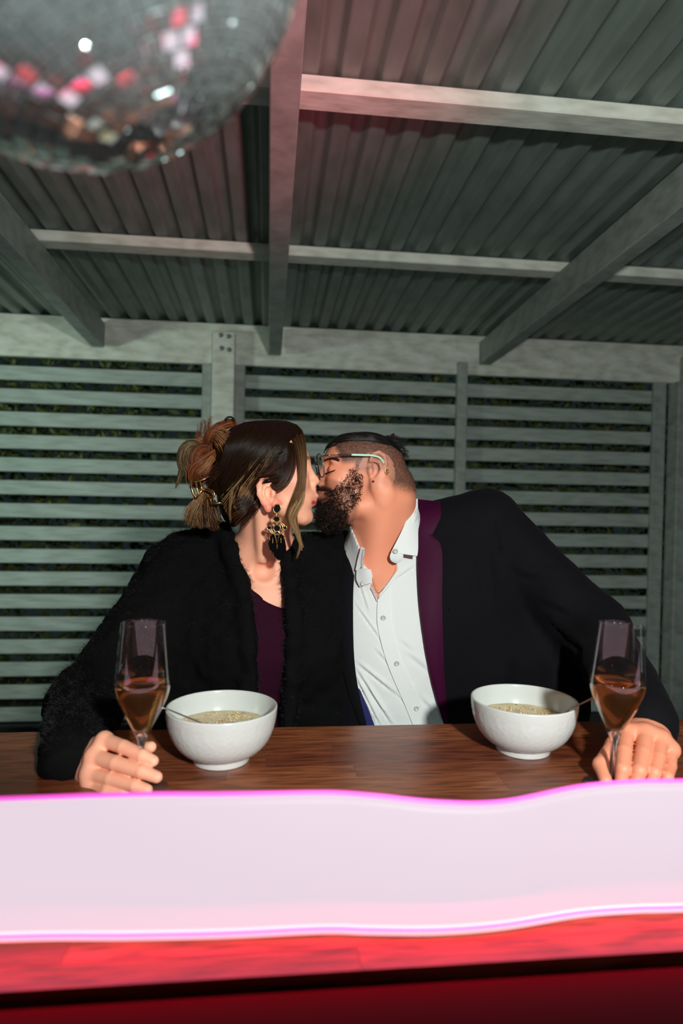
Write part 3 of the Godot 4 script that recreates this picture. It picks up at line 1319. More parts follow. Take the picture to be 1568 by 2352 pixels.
			faces.append(i0)
			faces.append(i1)
			faces.append(i2)
			faces.append(i3)
		var moved := PackedVector3Array()
		for i in pts.size():
			moved.append(push_out(pts[i], nor[i].normalized()))
		nor.fill(Vector3.ZERO)
		for i in range(0, faces.size(), 4):
			var nn := (moved[faces[i + 2]] - moved[faces[i]]).cross(moved[faces[i + 3]] - moved[faces[i + 1]])
			for j in 4:
				nor[faces[i + j]] += nn
		for i in pts.size():
			mb.col = tint(pts[i])
			mb.vert(moved[i], nor[i].normalized())
		for i in range(0, faces.size(), 4):
			mb.quad(base + faces[i], base + faces[i + 1], base + faces[i + 2], base + faces[i + 3])

	func march(px: float, py: float, from := 1.0, to := 1.7) -> float:     # depth at which the line of sight meets the surface, or -1
		var ray := cf + cx * ((px - 784.0) / 1500.0) - cy * ((py - 1176.0) / 1500.0)
		var z := from
		for i in 80:
			var e := d(eye + ray * z, all)
			if e < 0.0004:
				return z
			z += maxf(e * 0.85, 0.0004)
			if z > to:
				break
		return -1.0


func aim(f: Field) -> Field:
	f.eye = EYE
	f.cx = cam_x
	f.cy = cam_y
	f.cf = cam_f
	return f

# a cloth strip between two edges, laid on a body
func laid(f: Field, left: Array, right: Array, nu: int, nv: int, lift: float, th: float, base: Vector3, crown := 0.0) -> ArrayMesh:
	var l := curve2(PackedVector2Array(left), nu)
	var r := curve2(PackedVector2Array(right), nu)
	var rows := []
	for i in nu:
		var row := PackedVector3Array()
		for j in nv:
			var w := float(j) / (nv - 1)
			var q := l[i].lerp(r[i], w)
			var z := f.march(q.x, q.y)
			row.append(Vector3(q.x, q.y, z))
		for j in nv:      # where the sight line misses, carry the neighbour's depth on
			if row[j].z < 0.0:
				var best := 99
				var zz := 1.3
				for m in nv:
					if row[m].z > 0.0 and absi(m - j) < best:
						best = absi(m - j)
						zz = row[m].z
				row[j].z = zz
		rows.append(row)
	for pass_ in 2:       # even out steps
		var next := []
		for i in nu:
			var row := PackedVector3Array()
			for j in nv:
				var s := 0.0
				var n := 0
				for e in [[0, 0], [1, 0], [-1, 0], [0, 1], [0, -1]]:
					var x: int = i + e[0]
					var y: int = j + e[1]
					if x >= 0 and x < nu and y >= 0 and y < nv:
						s += rows[x][y].z
						n += 1
				row.append(Vector3(rows[i][j].x, rows[i][j].y, s / n))
			next.append(row)
		rows = next
	var out := []
	for i in nu:
		var row := PackedVector3Array()
		for j in nv:
			var q: Vector3 = rows[i][j]
			var w := float(j) / (nv - 1)
			row.append(at(q.x, q.y, q.z - lift - crown * 4.0 * w * (1.0 - w)))
		out.append(row)
	var mb := MB.new()
	mb.off = base
	var nn: Vector3 = (out[1][0] - out[0][0]).cross(out[0][1] - out[0][0])
	mb.sheet(out, th, nn.dot(-cam_f) < 0.0)
	return mb.mesh()

# many fine hairs along one path; widths in metres along it
func lock(mb: MB, ctrl: Array, widths: Array, count: int, r: float, tones: Array, frizz := 0.15, steps := 12, sides := 4, flat := 0.6, root := Color(-1, 0, 0), reach := 0.7) -> void:
	var c := curve(PackedVector3Array(ctrl), steps)
	var wd := PackedVector2Array()
	for i in widths.size():
		wd.append(Vector2(i, widths[i]))
	wd = curve2(wd, steps)
	for s in count:
		var ang := rng.randf() * TAU
		var rr := sqrt(rng.randf())
		var o := Vector2(cos(ang), sin(ang) * flat) * rr
		var fz := Vector2(rng.randfn(), rng.randfn()) * frizz
		var ph := rng.randf() * TAU
		var last := steps - (rng.randi() % 3)
		var p := PackedVector3Array()
		var rad := PackedFloat32Array()
		for i in last:
			var t := (c[mini(i + 1, steps - 1)] - c[maxi(i - 1, 0)]).normalized()
			var x := t.cross(cam_f).normalized()
			var y := x.cross(t)
			var f := float(i) / (steps - 1)
			var w := wd[i].y
			var q := o + fz * f * f + Vector2(sin(ph + f * 5.0), cos(ph + f * 4.0)) * frizz * 0.3
			p.append(c[i] + (x * q.x + y * q.y) * w)
			rad.append(r * (1.0 - 0.75 * f * f))
		var tone: Color = tones[rng.randi() % tones.size()]
		mb.col = tone * rng.randf_range(0.6, 1.15)
		strand(mb, p, rad, sides, root, reach)

# a tube whose colour runs from the root's to its own
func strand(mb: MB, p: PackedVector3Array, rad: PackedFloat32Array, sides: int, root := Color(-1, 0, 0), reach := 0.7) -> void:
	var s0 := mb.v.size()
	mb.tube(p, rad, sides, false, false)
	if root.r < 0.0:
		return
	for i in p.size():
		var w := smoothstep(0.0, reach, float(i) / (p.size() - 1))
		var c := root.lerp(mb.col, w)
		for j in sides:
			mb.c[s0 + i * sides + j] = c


# ---------------------------------------------------------------- people
class WomanSkin extends Field:
	var hf := Transform3D()
	func tint(p: Vector3) -> Color:
		var q := hf * p * 1000.0        # head frame, millimetres
		var c := Color(0.90, 0.405, 0.26)
		if q.y > -90.0 and q.x > 15.0:
			var cheek := exp(-(Vector2(q.x - 42.0, q.y + 12.0).length_squared()) / 500.0)
			c = c.lerp(Color(0.66, 0.25, 0.18), cheek * 0.35)
			if q.x > 62.0 and absf(q.z) < 22.0:
				var lip := exp(-pow((q.y + 38.5) / 4.2, 2.0)) * smoothstep(64.0, 68.0, q.x)
				c = c.lerp(Color(0.58, 0.035, 0.04), clampf(lip * 1.3, 0.0, 1.0))
				c = c.lerp(Color(0.62, 0.12, 0.11), 0.7 * exp(-pow((q.y + 28.5) / 3.0, 2.0)) * smoothstep(72.0, 76.0, q.x))
			if q.y > 46.0 and q.y < 53.0 and q.x > 36.0:
				c = c.lerp(Color(0.12, 0.06, 0.035), 0.8 * smoothstep(6.0, 14.0, absf(q.z)))
		var ear := Vector2(q.x + 16.0, q.y + 18.0).length()
		if absf(q.z) > 58.0 and ear < 38.0:
			c = c.lerp(Color(0.74, 0.17, 0.12), 0.75 * smoothstep(10.0, 30.0, ear))
		return c

class ManSkin extends Field:
	var hf := Transform3D()
	var n := FastNoiseLite.new()
	func tint(p: Vector3) -> Color:
		var q := hf * p * 1000.0
		var c := Color(0.78, 0.285, 0.165)
		n.frequency = 1.0
		if q.y > -120.0:
			# clipped sides of the head: stubble over the skin
			var scalp := smoothstep(30.0, 20.0, q.x - 0.25 * (q.y - 40.0)) * smoothstep(30.0, 44.0, q.y)
			var back := smoothstep(-62.0, -76.0, q.x) * smoothstep(-26.0, 8.0, q.y - 0.25 * (q.x + 76.0))
			var side := smoothstep(4.0, -4.0, q.x) * smoothstep(16.0, 26.0, q.y)
			var burn := smoothstep(24.0, 14.0, absf(q.x + 12.0) * 1.6) * smoothstep(-6.0, 20.0, q.y) * 0.0
			var s := clampf(maxf(maxf(scalp, back), maxf(side * 0.9, burn)), 0.0, 1.0)
			var grain := 0.95 + 0.25 * n.get_noise_3d(q.x * 0.9, q.y * 0.9, q.z * 0.9)
			c = c.lerp(Color(0.050, 0.030, 0.025), clampf(s * 0.90 * grain, 0.0, 0.93))
			var beard := smoothstep(-2.0, 8.0, q.x + 8.0) * smoothstep(-4.0, -14.0, q.y - 0.35 * (q.x)) * smoothstep(-108.0, -96.0, q.y)
			c = c.lerp(Color(0.20, 0.085, 0.055), beard * 0.6)
			if q.x > 52.0 and absf(q.z) < 24.0:
				var lip := maxf(exp(-pow((q.y + 17.5) / 4.5, 2.0)), exp(-pow((q.y + 27.0) / 5.0, 2.0)))
				c = c.lerp(Color(0.60, 0.22, 0.17), clampf(lip, 0.0, 1.0) * 0.85)
			var ear := Vector2(q.x + 45.0, q.y - 22.0).length()
			if absf(q.z) > 60.0 and ear < 38.0:
				c = c.lerp(Color(0.66, 0.27, 0.18), 0.5)
		return c

class Cloth extends Field:
	var c := Color(0.01, 0.01, 0.012)
	var folds: Array = []              # [from, to, width px, depth m]
	var amp := 0.0
	var fr := 20.0
	var n := FastNoiseLite.new()
	func tint(_p: Vector3) -> Color:
		return c
	func push_out(p: Vector3, nn: Vector3) -> Vector3:
		var h := 0.0
		if amp > 0.0:
			n.frequency = 1.0
			h = amp * n.get_noise_3d(p.x * fr, p.y * fr, p.z * fr)
		if folds.size():
			var e := p - eye
			var z := e.dot(cf)
			var q := Vector2(784.0 + 1500.0 * e.dot(cx) / z, 1176.0 - 1500.0 * e.dot(cy) / z)
			for f in folds:
				var s: Vector2 = f[1] - f[0]
				var w := clampf((q - f[0]).dot(s) / s.length_squared(), 0.0, 1.0)
				var l: float = (q - f[0] - s * w).dot(s.orthogonal().normalized())
				var out: float = (q - f[0] - s * w).length()
				if out < f[2] * 4.0:
					var fade := sin(PI * clampf(w * 0.92 + 0.04, 0.0, 1.0))
					h += f[3] * fade * (exp(-pow((l - f[2]) / f[2], 2.0)) - 1.2 * exp(-pow(out / (f[2] * 0.55), 2.0)))
		return p + nn * h


func hand_bones(f: Field, wrist: Vector3, w_r: float, fingers: Array, thumb: Array, r: float) -> void:
	# palm from wrist to knuckles (group 0), then each finger's own chain in a group of its own
	for i in fingers.size():
		var q: Array = fingers[i]
		f.cap(wrist.lerp(q[0], 0.12), q[0], w_r * 0.62, r * 1.15, 0.014)
	for i in fingers.size() - 1:
		f.cap(fingers[i][0], fingers[i + 1][0], r * 1.0, r * 1.0, 0.010)
	f.cap(wrist.lerp(thumb[0], 0.2), thumb[0], w_r * 0.55, r * 1.25, 0.014)
	for i in fingers.size():
		var q: Array = fingers[i]
		var s: float = [1.0, 1.04, 0.97, 0.85][i]
		f.group_now = i + 1
		f.cap(q[0], q[1], r * 1.10 * s, r * 1.02 * s, 0.0018)
		f.cap(q[1], q[2], r * 1.02 * s, r * 0.94 * s, 0.0018)
		f.cap(q[2], q[3], r * 0.94 * s, r * 0.80 * s, 0.0018)
	f.group_now = 5
	f.cap(thumb[0], thumb[1], r * 1.25, r * 1.08, 0.006)
	f.cap(thumb[1], thumb[2], r * 1.08, r * 0.85, 0.004)
	f.group_now = 0
	f.grouped = true

func nail(mb: MB, base: Vector3, tip: Vector3, facing: Vector3, r: float) -> void:
	var x := (tip - base).normalized()
	var z := (facing - x * facing.dot(x)).normalized()
	var y := z.cross(x)
	var rows := []
	for i in 6:
		var row := PackedVector3Array()
		for j in 7:
			var u := i / 5.0
			var w := (j / 6.0 - 0.5) * 2.0
			var wide := r * 0.78 * (1.0 - 0.35 * pow(absf(u - 0.45) * 1.9, 3.0))
			row.append(tip - x * r * 0.9 + x * (u * r * 1.65) + y * (w * wide) + z * (r * (0.86 - 0.34 * w * w) - 0.10 * r * u * u))
		rows.append(row)
	mb.sheet(rows, 0.0006)

func make_head(f: Field, fr: Transform3D) -> void:
	f.frame = fr
	f.mm = 0.001

func plain_frame(f: Field) -> void:
	f.frame = Transform3D()
	f.mm = 1.0

func surf(f: Field, cell: float, lo: Vector3, hi: Vector3, base: Vector3, mb: MB = null) -> MB:
	if mb == null:
		mb = MB.new()
	mb.off = base
	f.build(mb, cell, lo, hi)
	return mb

func span(pts: Array, grow: float) -> AABB:
	var b := AABB(pts[0], Vector3.ZERO)
	for p in pts: b = b.expand(p)
	return b.grow(grow)

func fur(called: String, mesh: ArrayMesh, per: int, len0: float, thick: float, c: Color, parent: Node3D, down: float, keep_px := Rect2()) -> void:
	var hair := MB.new()
	hair.tube(v3([Vector3.ZERO, Vector3(0, 0.55, 0.05), Vector3(0, 1.0, 0.22)]), f32([1.0, 0.7, 0.05]), 3, false, false)
	# the tube is made at unit size and scaled: thick across, len0 along
	var arr := mesh.surface_get_arrays(0)
	var v: PackedVector3Array = arr[Mesh.ARRAY_VERTEX]
	var nn: PackedVector3Array = arr[Mesh.ARRAY_NORMAL]
	var clump := FastNoiseLite.new()
	clump.frequency = 1.0
	var tf: Array[Transform3D] = []
	for i in v.size():
		var wp := v[i] + parent.position
		if keep_px.has_area() and not keep_px.has_point(pixel(wp)):
			continue
		if nn[i].dot((EYE - wp).normalized()) < -0.35:
			continue
		for k in per:
			var p := v[i] + Vector3(rng.randfn(), rng.randfn(), rng.randfn()) * 0.003
			var lean := Vector3(clump.get_noise_3d(p.x * 38.0, p.y * 38.0, p.z * 38.0), -down, clump.get_noise_3d(p.x * 38.0 + 50.0, p.y * 38.0, p.z * 38.0)) + Vector3(rng.randfn(), rng.randfn(), rng.randfn()) * 0.34
			var y := (nn[i] + lean).normalized()
			var x := y.cross(Vector3(0.3, 0.1, 0.9)).normalized()
			var l := len0 * rng.randf_range(0.6, 1.25)
			tf.append(Transform3D(Basis(x * thick, y * l, x.cross(y) * thick), p - nn[i] * 0.002))
	var mm := MultiMesh.new()
	mm.transform_format = MultiMesh.TRANSFORM_3D
	mm.mesh = hair.mesh()
	mm.instance_count = tf.size()
	for i in tf.size():
		mm.set_instance_transform(i, tf[i])
	var o := MultiMeshInstance3D.new()
	o.name = called
	o.multimesh = mm
	var m := mat(called + "_strand", c, 0.5)
	o.material_override = m
	parent.add_child(o)
	o.set_meta("kind", "stuff")


func build_woman() -> void:
	var t := thing("person", Vector3(at(600, 1500, 1.40).x, 0, at(600, 1500, 1.40).z), "person in black fur jacket with pinned-up hair, kissing while holding a champagne flute", "person")
	var base := t.position
	var hf := Transform3D(Basis(cam_x, cam_y, -cam_f), at(640, 1110, 1.295))
	# ---- skin: head, neck, chest, arm, hand
	var s := aim(WomanSkin.new()) as WomanSkin
	s.hf = hf.affine_inverse()
	make_head(s, hf)
	s.egg(Vector3(-35, 45, 0), Vector3(88, 71, 71), 0.01)
	s.egg(Vector3(14, 48, 0), Vector3(42, 46, 56), 0.018)
	s.egg(Vector3(26, -14, 0), Vector3(38, 62, 52), 0.02)
	s.egg(Vector3(49, -29, 0), Vector3(23, 25, 30), 0.014)
	s.both(Vector3(-2, -42, 50), Vector3(46, -68, 16), 15, 13, 0.018)
	s.cap(Vector3(53, -67, 0), Vector3(50, -70, 0), 14.5, 13, 0.012)
	s.eggs(Vector3(38, 2, 36), Vector3(22, 18, 20), 0.015)
	s.both(Vector3(53, 46, 8), Vector3(46, 47, 38), 6.5, 6.5, 0.012)
	s.eggs(Vector3(61, 33, 31), Vector3(14, 10, 13), 0.010, 1)
	s.eggs(Vector3(43, 29, 31), Vector3(13, 12.5, 13), 0.004)
	s.cap(Vector3(54, 38, 0), Vector3(70, 9, 0), 4.6, 7.0, 0.012)
	s.egg(Vector3(73, 3.5, 0), Vector3(8, 7.4, 8.5), 0.006)
	s.eggs(Vector3(66.5, -1.5, 9.5), Vector3(9, 6.6, 5.2), 0.005)
	s.eggs(Vector3(68, -8, 5.5), Vector3(4.5, 3, 3), 0.003, 1)
	s.cap(Vector3(68, -13, -5), Vector3(68, -13, 5), 6, 6, 0.008)
	s.both(Vector3(73.0, -26, 0), Vector3(63, -29, 18), 4.8, 2.8, 0.006)
	s.both(Vector3(69.0, -38, 0), Vector3(61, -34, 17), 4.8, 2.8, 0.006)
	s.both(Vector3(79, -32, 0), Vector3(66, -31.5, 22), 1.2, 1.0, 0.003, 1)
	# ear on both sides: rim, inner fold, lobe
	for z in [1.0, -1.0]:
		s.egg(Vector3(-17, -22, 65 * z), Vector3(15, 27, 6.5), 0.006)
		s.egg(Vector3(-14, -21, 72 * z), Vector3(10, 17, 8.5), 0.004, 1)
		var rim := []
		for q in [[-6, 0], [-14, 6], [-25, 4], [-32, -8], [-31, -24], [-23, -40], [-15, -51]]:
			rim.append(Vector3(q[0], q[1], (71.0 - 0.06 * absf(q[1] + 10)) * z))
		s.chain(rim, [3.0, 3.6, 3.9, 3.8, 3.6, 3.8, 4.6], 0.003)
		s.chain([Vector3(-10, -6, 69 * z), Vector3(-20, -10, 71 * z), Vector3(-23, -22, 71 * z), Vector3(-17, -36, 70 * z)], [2.2, 3.0, 3.0, 3.2], 0.004)
		s.egg(Vector3(-4, -22, 66 * z), Vector3(5, 8, 6), 0.004)
		s.egg(Vector3(-13, -49, 69 * z), Vector3(7, 9, 5), 0.005)
	plain_frame(s)
	s.cap(at(617, 1160, 1.315), at(598, 1300, 1.365), 0.050, 0.054, 0.03)
	s.cap(at(598, 1160, 1.262), at(606, 1310, 1.30), 0.010, 0.012, 0.02)
	s.egg(at(602, 1475, 1.385), Vector3(0.165, 0.20, 0.115), 0.05)
	s.cap(at(600, 1285, 1.375), at(400, 1320, 1.40), 0.042, 0.050, 0.05)
	s.cap(at(600, 1285, 1.375), at(790, 1315, 1.41), 0.042, 0.050, 0.05)
	s.cap(at(585, 1322, 1.318), at(470, 1308, 1.34), 0.010, 0.009, 0.02)
	s.cap(at(625, 1322, 1.318), at(720, 1308, 1.34), 0.010, 0.009, 0.02)
	s.egg(at(606, 1312, 1.296), Vector3(0.016, 0.014, 0.012), 0.02, 1)
	s.egg(at(550, 1490, 1.32), Vector3(0.065, 0.07, 0.055), 0.05)
	s.egg(at(690, 1490, 1.325), Vector3(0.065, 0.07, 0.055), 0.05)
	s.egg(at(615, 1800, 1.41), Vector3(0.15, 0.22, 0.11), 0.06)
	s.chain([at(400, 1320, 1.40), at(192, 1622, 1.205), at(165, 1738, 0.985)], [0.045, 0.038, 0.024], 0.02)
	s.chain([at(790, 1315, 1.41), at(790, 1640, 1.44), at(720, 1800, 1.36)], [0.045, 0.038, 0.026], 0.02)
	var wr := at(168, 1745, 0.975)
	var fg := [
		[at(240, 1700, 0.905), at(284, 1716, 0.880), at(328, 1736, 0.862), at(352, 1748, 0.858)],
		[at(216, 1738, 0.892), at(266, 1753, 0.868), at(326, 1772, 0.850), at(360, 1785, 0.846)],
		[at(206, 1777, 0.884), at(254, 1789, 0.863), at(310, 1804, 0.848), at(338, 1814, 0.845)],
		[at(208, 1806, 0.880), at(245, 1816, 0.858), at(282, 1822, 0.853), at(305, 1826, 0.856)],
	]
	var th := [at(236, 1722, 0.940), at(300, 1724, 0.908), at(346, 1716, 0.890)]
	var hb := span([wr, fg[0][0], fg[1][3], fg[3][3], fg[2][1], th[0], th[2]], 0.05)
	var skin_hand := aim(WomanSkin.new()) as WomanSkin
	skin_hand.hf = s.hf
	skin_hand.cap(at(178, 1690, 1.06), wr, 0.026, 0.025, 0.012)
	hand_bones(skin_hand, wr, 0.029, fg, th, 0.0091)
	var yb := at(600, 1405, 1.3).y
	var mb := surf(s, 0.0027, Vector3(hf.origin.x - 0.16, yb, hf.origin.z - 0.15), Vector3(hf.origin.x + 0.12, hf.origin.y + 0.13, hf.origin.z + 0.13), base)
	surf(s, 0.011, Vector3(base.x - 0.48, 0.8, -1.75), Vector3(base.x + 0.4, yb + 0.011, -0.85), base, mb)
	surf(skin_hand, 0.0020, hb.position, hb.end, base, mb)
	part("body", mb.mesh(), M.skin, t)
	var nails := mat("nail_polish", Color(0.72, 0.46, 0.38), 0.15)
	mb = MB.new()
	mb.off = base
	for i in 3:
		nail(mb, fg[i][2], fg[i][3], (EYE - fg[i][3]).normalized() + cam_y * 0.15, 0.0078)
	var nm := part("fingernail", mb.mesh(), nails, t)
	nm.set_meta("label", "pale glossy fingernails")
	mb = MB.new()
	mb.off = base
	for i in 46:
		var q := Vector2(lerpf(683.0, 702.0, i / 45.0), 1073.0 - 3.0 * sin(i / 45.0 * PI) + rng.randfn() * 0.3)
		var z := s.march(q.x, q.y, 1.15, 1.4)
		if z < 0.0: continue
		var p := at(q.x, q.y, z)
		mb.col = Color(0.008, 0.005, 0.004)
		mb.tube(v3([p, p + cam_x * 0.002 - cam_f * 0.002 - cam_y * 0.003]), f32([0.00035, 0.00015]), 3, false, false)
	part("eyelash", mb.mesh(), M.hair, t)
	# ---- plum top
	var top := aim(Cloth.new()) as Cloth
	top.c = Color(0.026, 0.005, 0.0125)
	top.off = 0.004
	top.amp = 0.0012
	top.fr = 30.0
	top.egg(at(602, 1475, 1.385), Vector3(0.165, 0.20, 0.115), 0.05)
	top.egg(at(550, 1490, 1.32), Vector3(0.065, 0.07, 0.055), 0.05)
	top.egg(at(690, 1490, 1.325), Vector3(0.065, 0.07, 0.055), 0.05)
	top.egg(at(615, 1800, 1.41), Vector3(0.15, 0.22, 0.11), 0.06)
	top.outline([Vector2(480, 1330), Vector2(560, 1338), Vector2(577, 1349), Vector2(592, 1361), Vector2(610, 1381), Vector2(630, 1391), Vector2(650, 1397), Vector2(720, 1408), Vector2(760, 1410), Vector2(760, 2100), Vector2(480, 2100)], 0.003, 2)
	mb = surf(top, 0.006, Vector3(base.x - 0.2, 0.75, -1.7), Vector3(base.x + 0.2, at(600, 1330, 1.3).y, -1.1), base)
	part("plum_top", mb.mesh(), M.cloth, t)
	# ---- black fur jacket
	var j := aim(Cloth.new()) as Cloth
	j.c = Color(0.0055, 0.005, 0.006)
	j.amp = 0.007
	j.fr = 26.0
	j.egg(at(452, 1490, 1.395), Vector3(0.15, 0.24, 0.125), 0.03)
	j.egg(at(735, 1500, 1.41), Vector3(0.12, 0.25, 0.12), 0.03)
	j.egg(at(602, 1475, 1.385), Vector3(0.187, 0.225, 0.134), 0.03)
	j.egg(at(545, 1490, 1.32), Vector3(0.085, 0.09, 0.073), 0.03)
	j.egg(at(695, 1490, 1.325), Vector3(0.085, 0.09, 0.073), 0.03)
	j.egg(at(605, 1800, 1.43), Vector3(0.20, 0.22, 0.14), 0.04)
	j.cap(at(505, 1265, 1.385), at(404, 1325, 1.39), 0.045, 0.074, 0.03)
	j.cap(at(700, 1275, 1.40), at(790, 1310, 1.42), 0.045, 0.068, 0.03)
	j.chain([at(404, 1325, 1.39), at(194, 1622, 1.205), at(160, 1738, 0.925)], [0.068, 0.064, 0.043], 0.03)
	j.chain([at(790, 1310, 1.42), at(775, 1620, 1.43), at(700, 1760, 1.36)], [0.062, 0.058, 0.05], 0.03)
	j.cap(at(520, 1240, 1.375), at(420, 1262, 1.40), 0.030, 0.040, 0.02)
	j.cap(at(705, 1262, 1.37), at(795, 1268, 1.41), 0.026, 0.032, 0.02)
	j.chain([at(512, 1218, 1.36), at(532, 1268, 1.318), at(554, 1330, 1.288), at(567, 1400, 1.264), at(572, 1480, 1.252), at(574, 1570, 1.252), at(570, 1690, 1.26)], [0.020, 0.019], 0.012)
	j.chain([at(692, 1250, 1.36), at(660, 1285, 1.325), at(666, 1335, 1.290), at(671, 1400, 1.266), at(673, 1480, 1.254), at(669, 1560, 1.252), at(658, 1690, 1.26)], [0.018, 0.017], 0.012)
	j.outline([Vector2(529, 1130), Vector2(531, 1208), Vector2(549, 1262), Vector2(572, 1330), Vector2(584, 1400), Vector2(590, 1480), Vector2(591, 1570), Vector2(588, 1900), Vector2(640, 1900), Vector2(652, 1570), Vector2(657, 1480), Vector2(653, 1400), Vector2(647, 1330), Vector2(641, 1288), Vector2(668, 1222), Vector2(690, 1208), Vector2(690, 1130)], 0.006, 1)
	mb = surf(j, 0.0085, Vector3(base.x - 0.52, 0.78, -1.75), Vector3(base.x + 0.36, at(500, 1160, 1.38).y, -0.84), base)
	var jm := mb.mesh()
	var jo := part("fur_jacket", jm, M.cloth, t)
	fur("fur_pile", jm, 7, 0.0075, 0.0002, Color(0.012, 0.011, 0.013), jo, 0.45)
	var jf: MultiMeshInstance3D = jo.get_node("fur_pile")
	jf.position = Vector3.ZERO
	# ---- skirt down to the floor, shoes
	legs(t, base, Color(0.01, 0.01, 0.012), "black_trousers", at(615, 1850, 1.42), 0.105)
	woman_hair(t, base, hf)
	earring(hf)
	hair_claw()

func legs(t: Node3D, base: Vector3, c: Color, called: String, hip: Vector3, w: float) -> void:
	var l := aim(Cloth.new()) as Cloth
	l.c = c
	l.amp = 0.003
	l.fr = 14.0
	hip.y = 0.93
	l.egg(hip, Vector3(0.17, 0.13, 0.125), 0.04)
	for sx in [-1.0, 1.0]:
		l.chain([hip + Vector3(sx * w * 0.8, -0.02, 0), hip + Vector3(sx * w, -0.45, 0.03), hip + Vector3(sx * w, -0.86, -0.02)], [0.088, 0.06, 0.048], 0.02)
	var mb := surf(l, 0.016, Vector3(hip.x - 0.25, 0.05, hip.z - 0.2), Vector3(hip.x + 0.25, 1.08, hip.z + 0.25), base)
	part(called, mb.mesh(), M.cloth, t)
	for sx in [-1.0, 1.0]:
		var f := aim(Cloth.new()) as Cloth
		f.c = Color(0.012, 0.01, 0.01)
		var p := hip + Vector3(sx * w, -0.88, 0)
		p.y = 0.03
		f.chain([p + Vector3(0, 0.02, -0.05), p + Vector3(0, 0.005, 0.06), p + Vector3(0, 0.0, 0.16)], [0.042, 0.036, 0.026], 0.02)
		f.half(Vector3(0, 0.002, 0), Vector3.DOWN)
		mb = surf(f, 0.010, p - Vector3(0.08, 0.06, 0.14), p + Vector3(0.08, 0.1, 0.24), base)
		part("shoe", mb.mesh(), M.cloth, t)


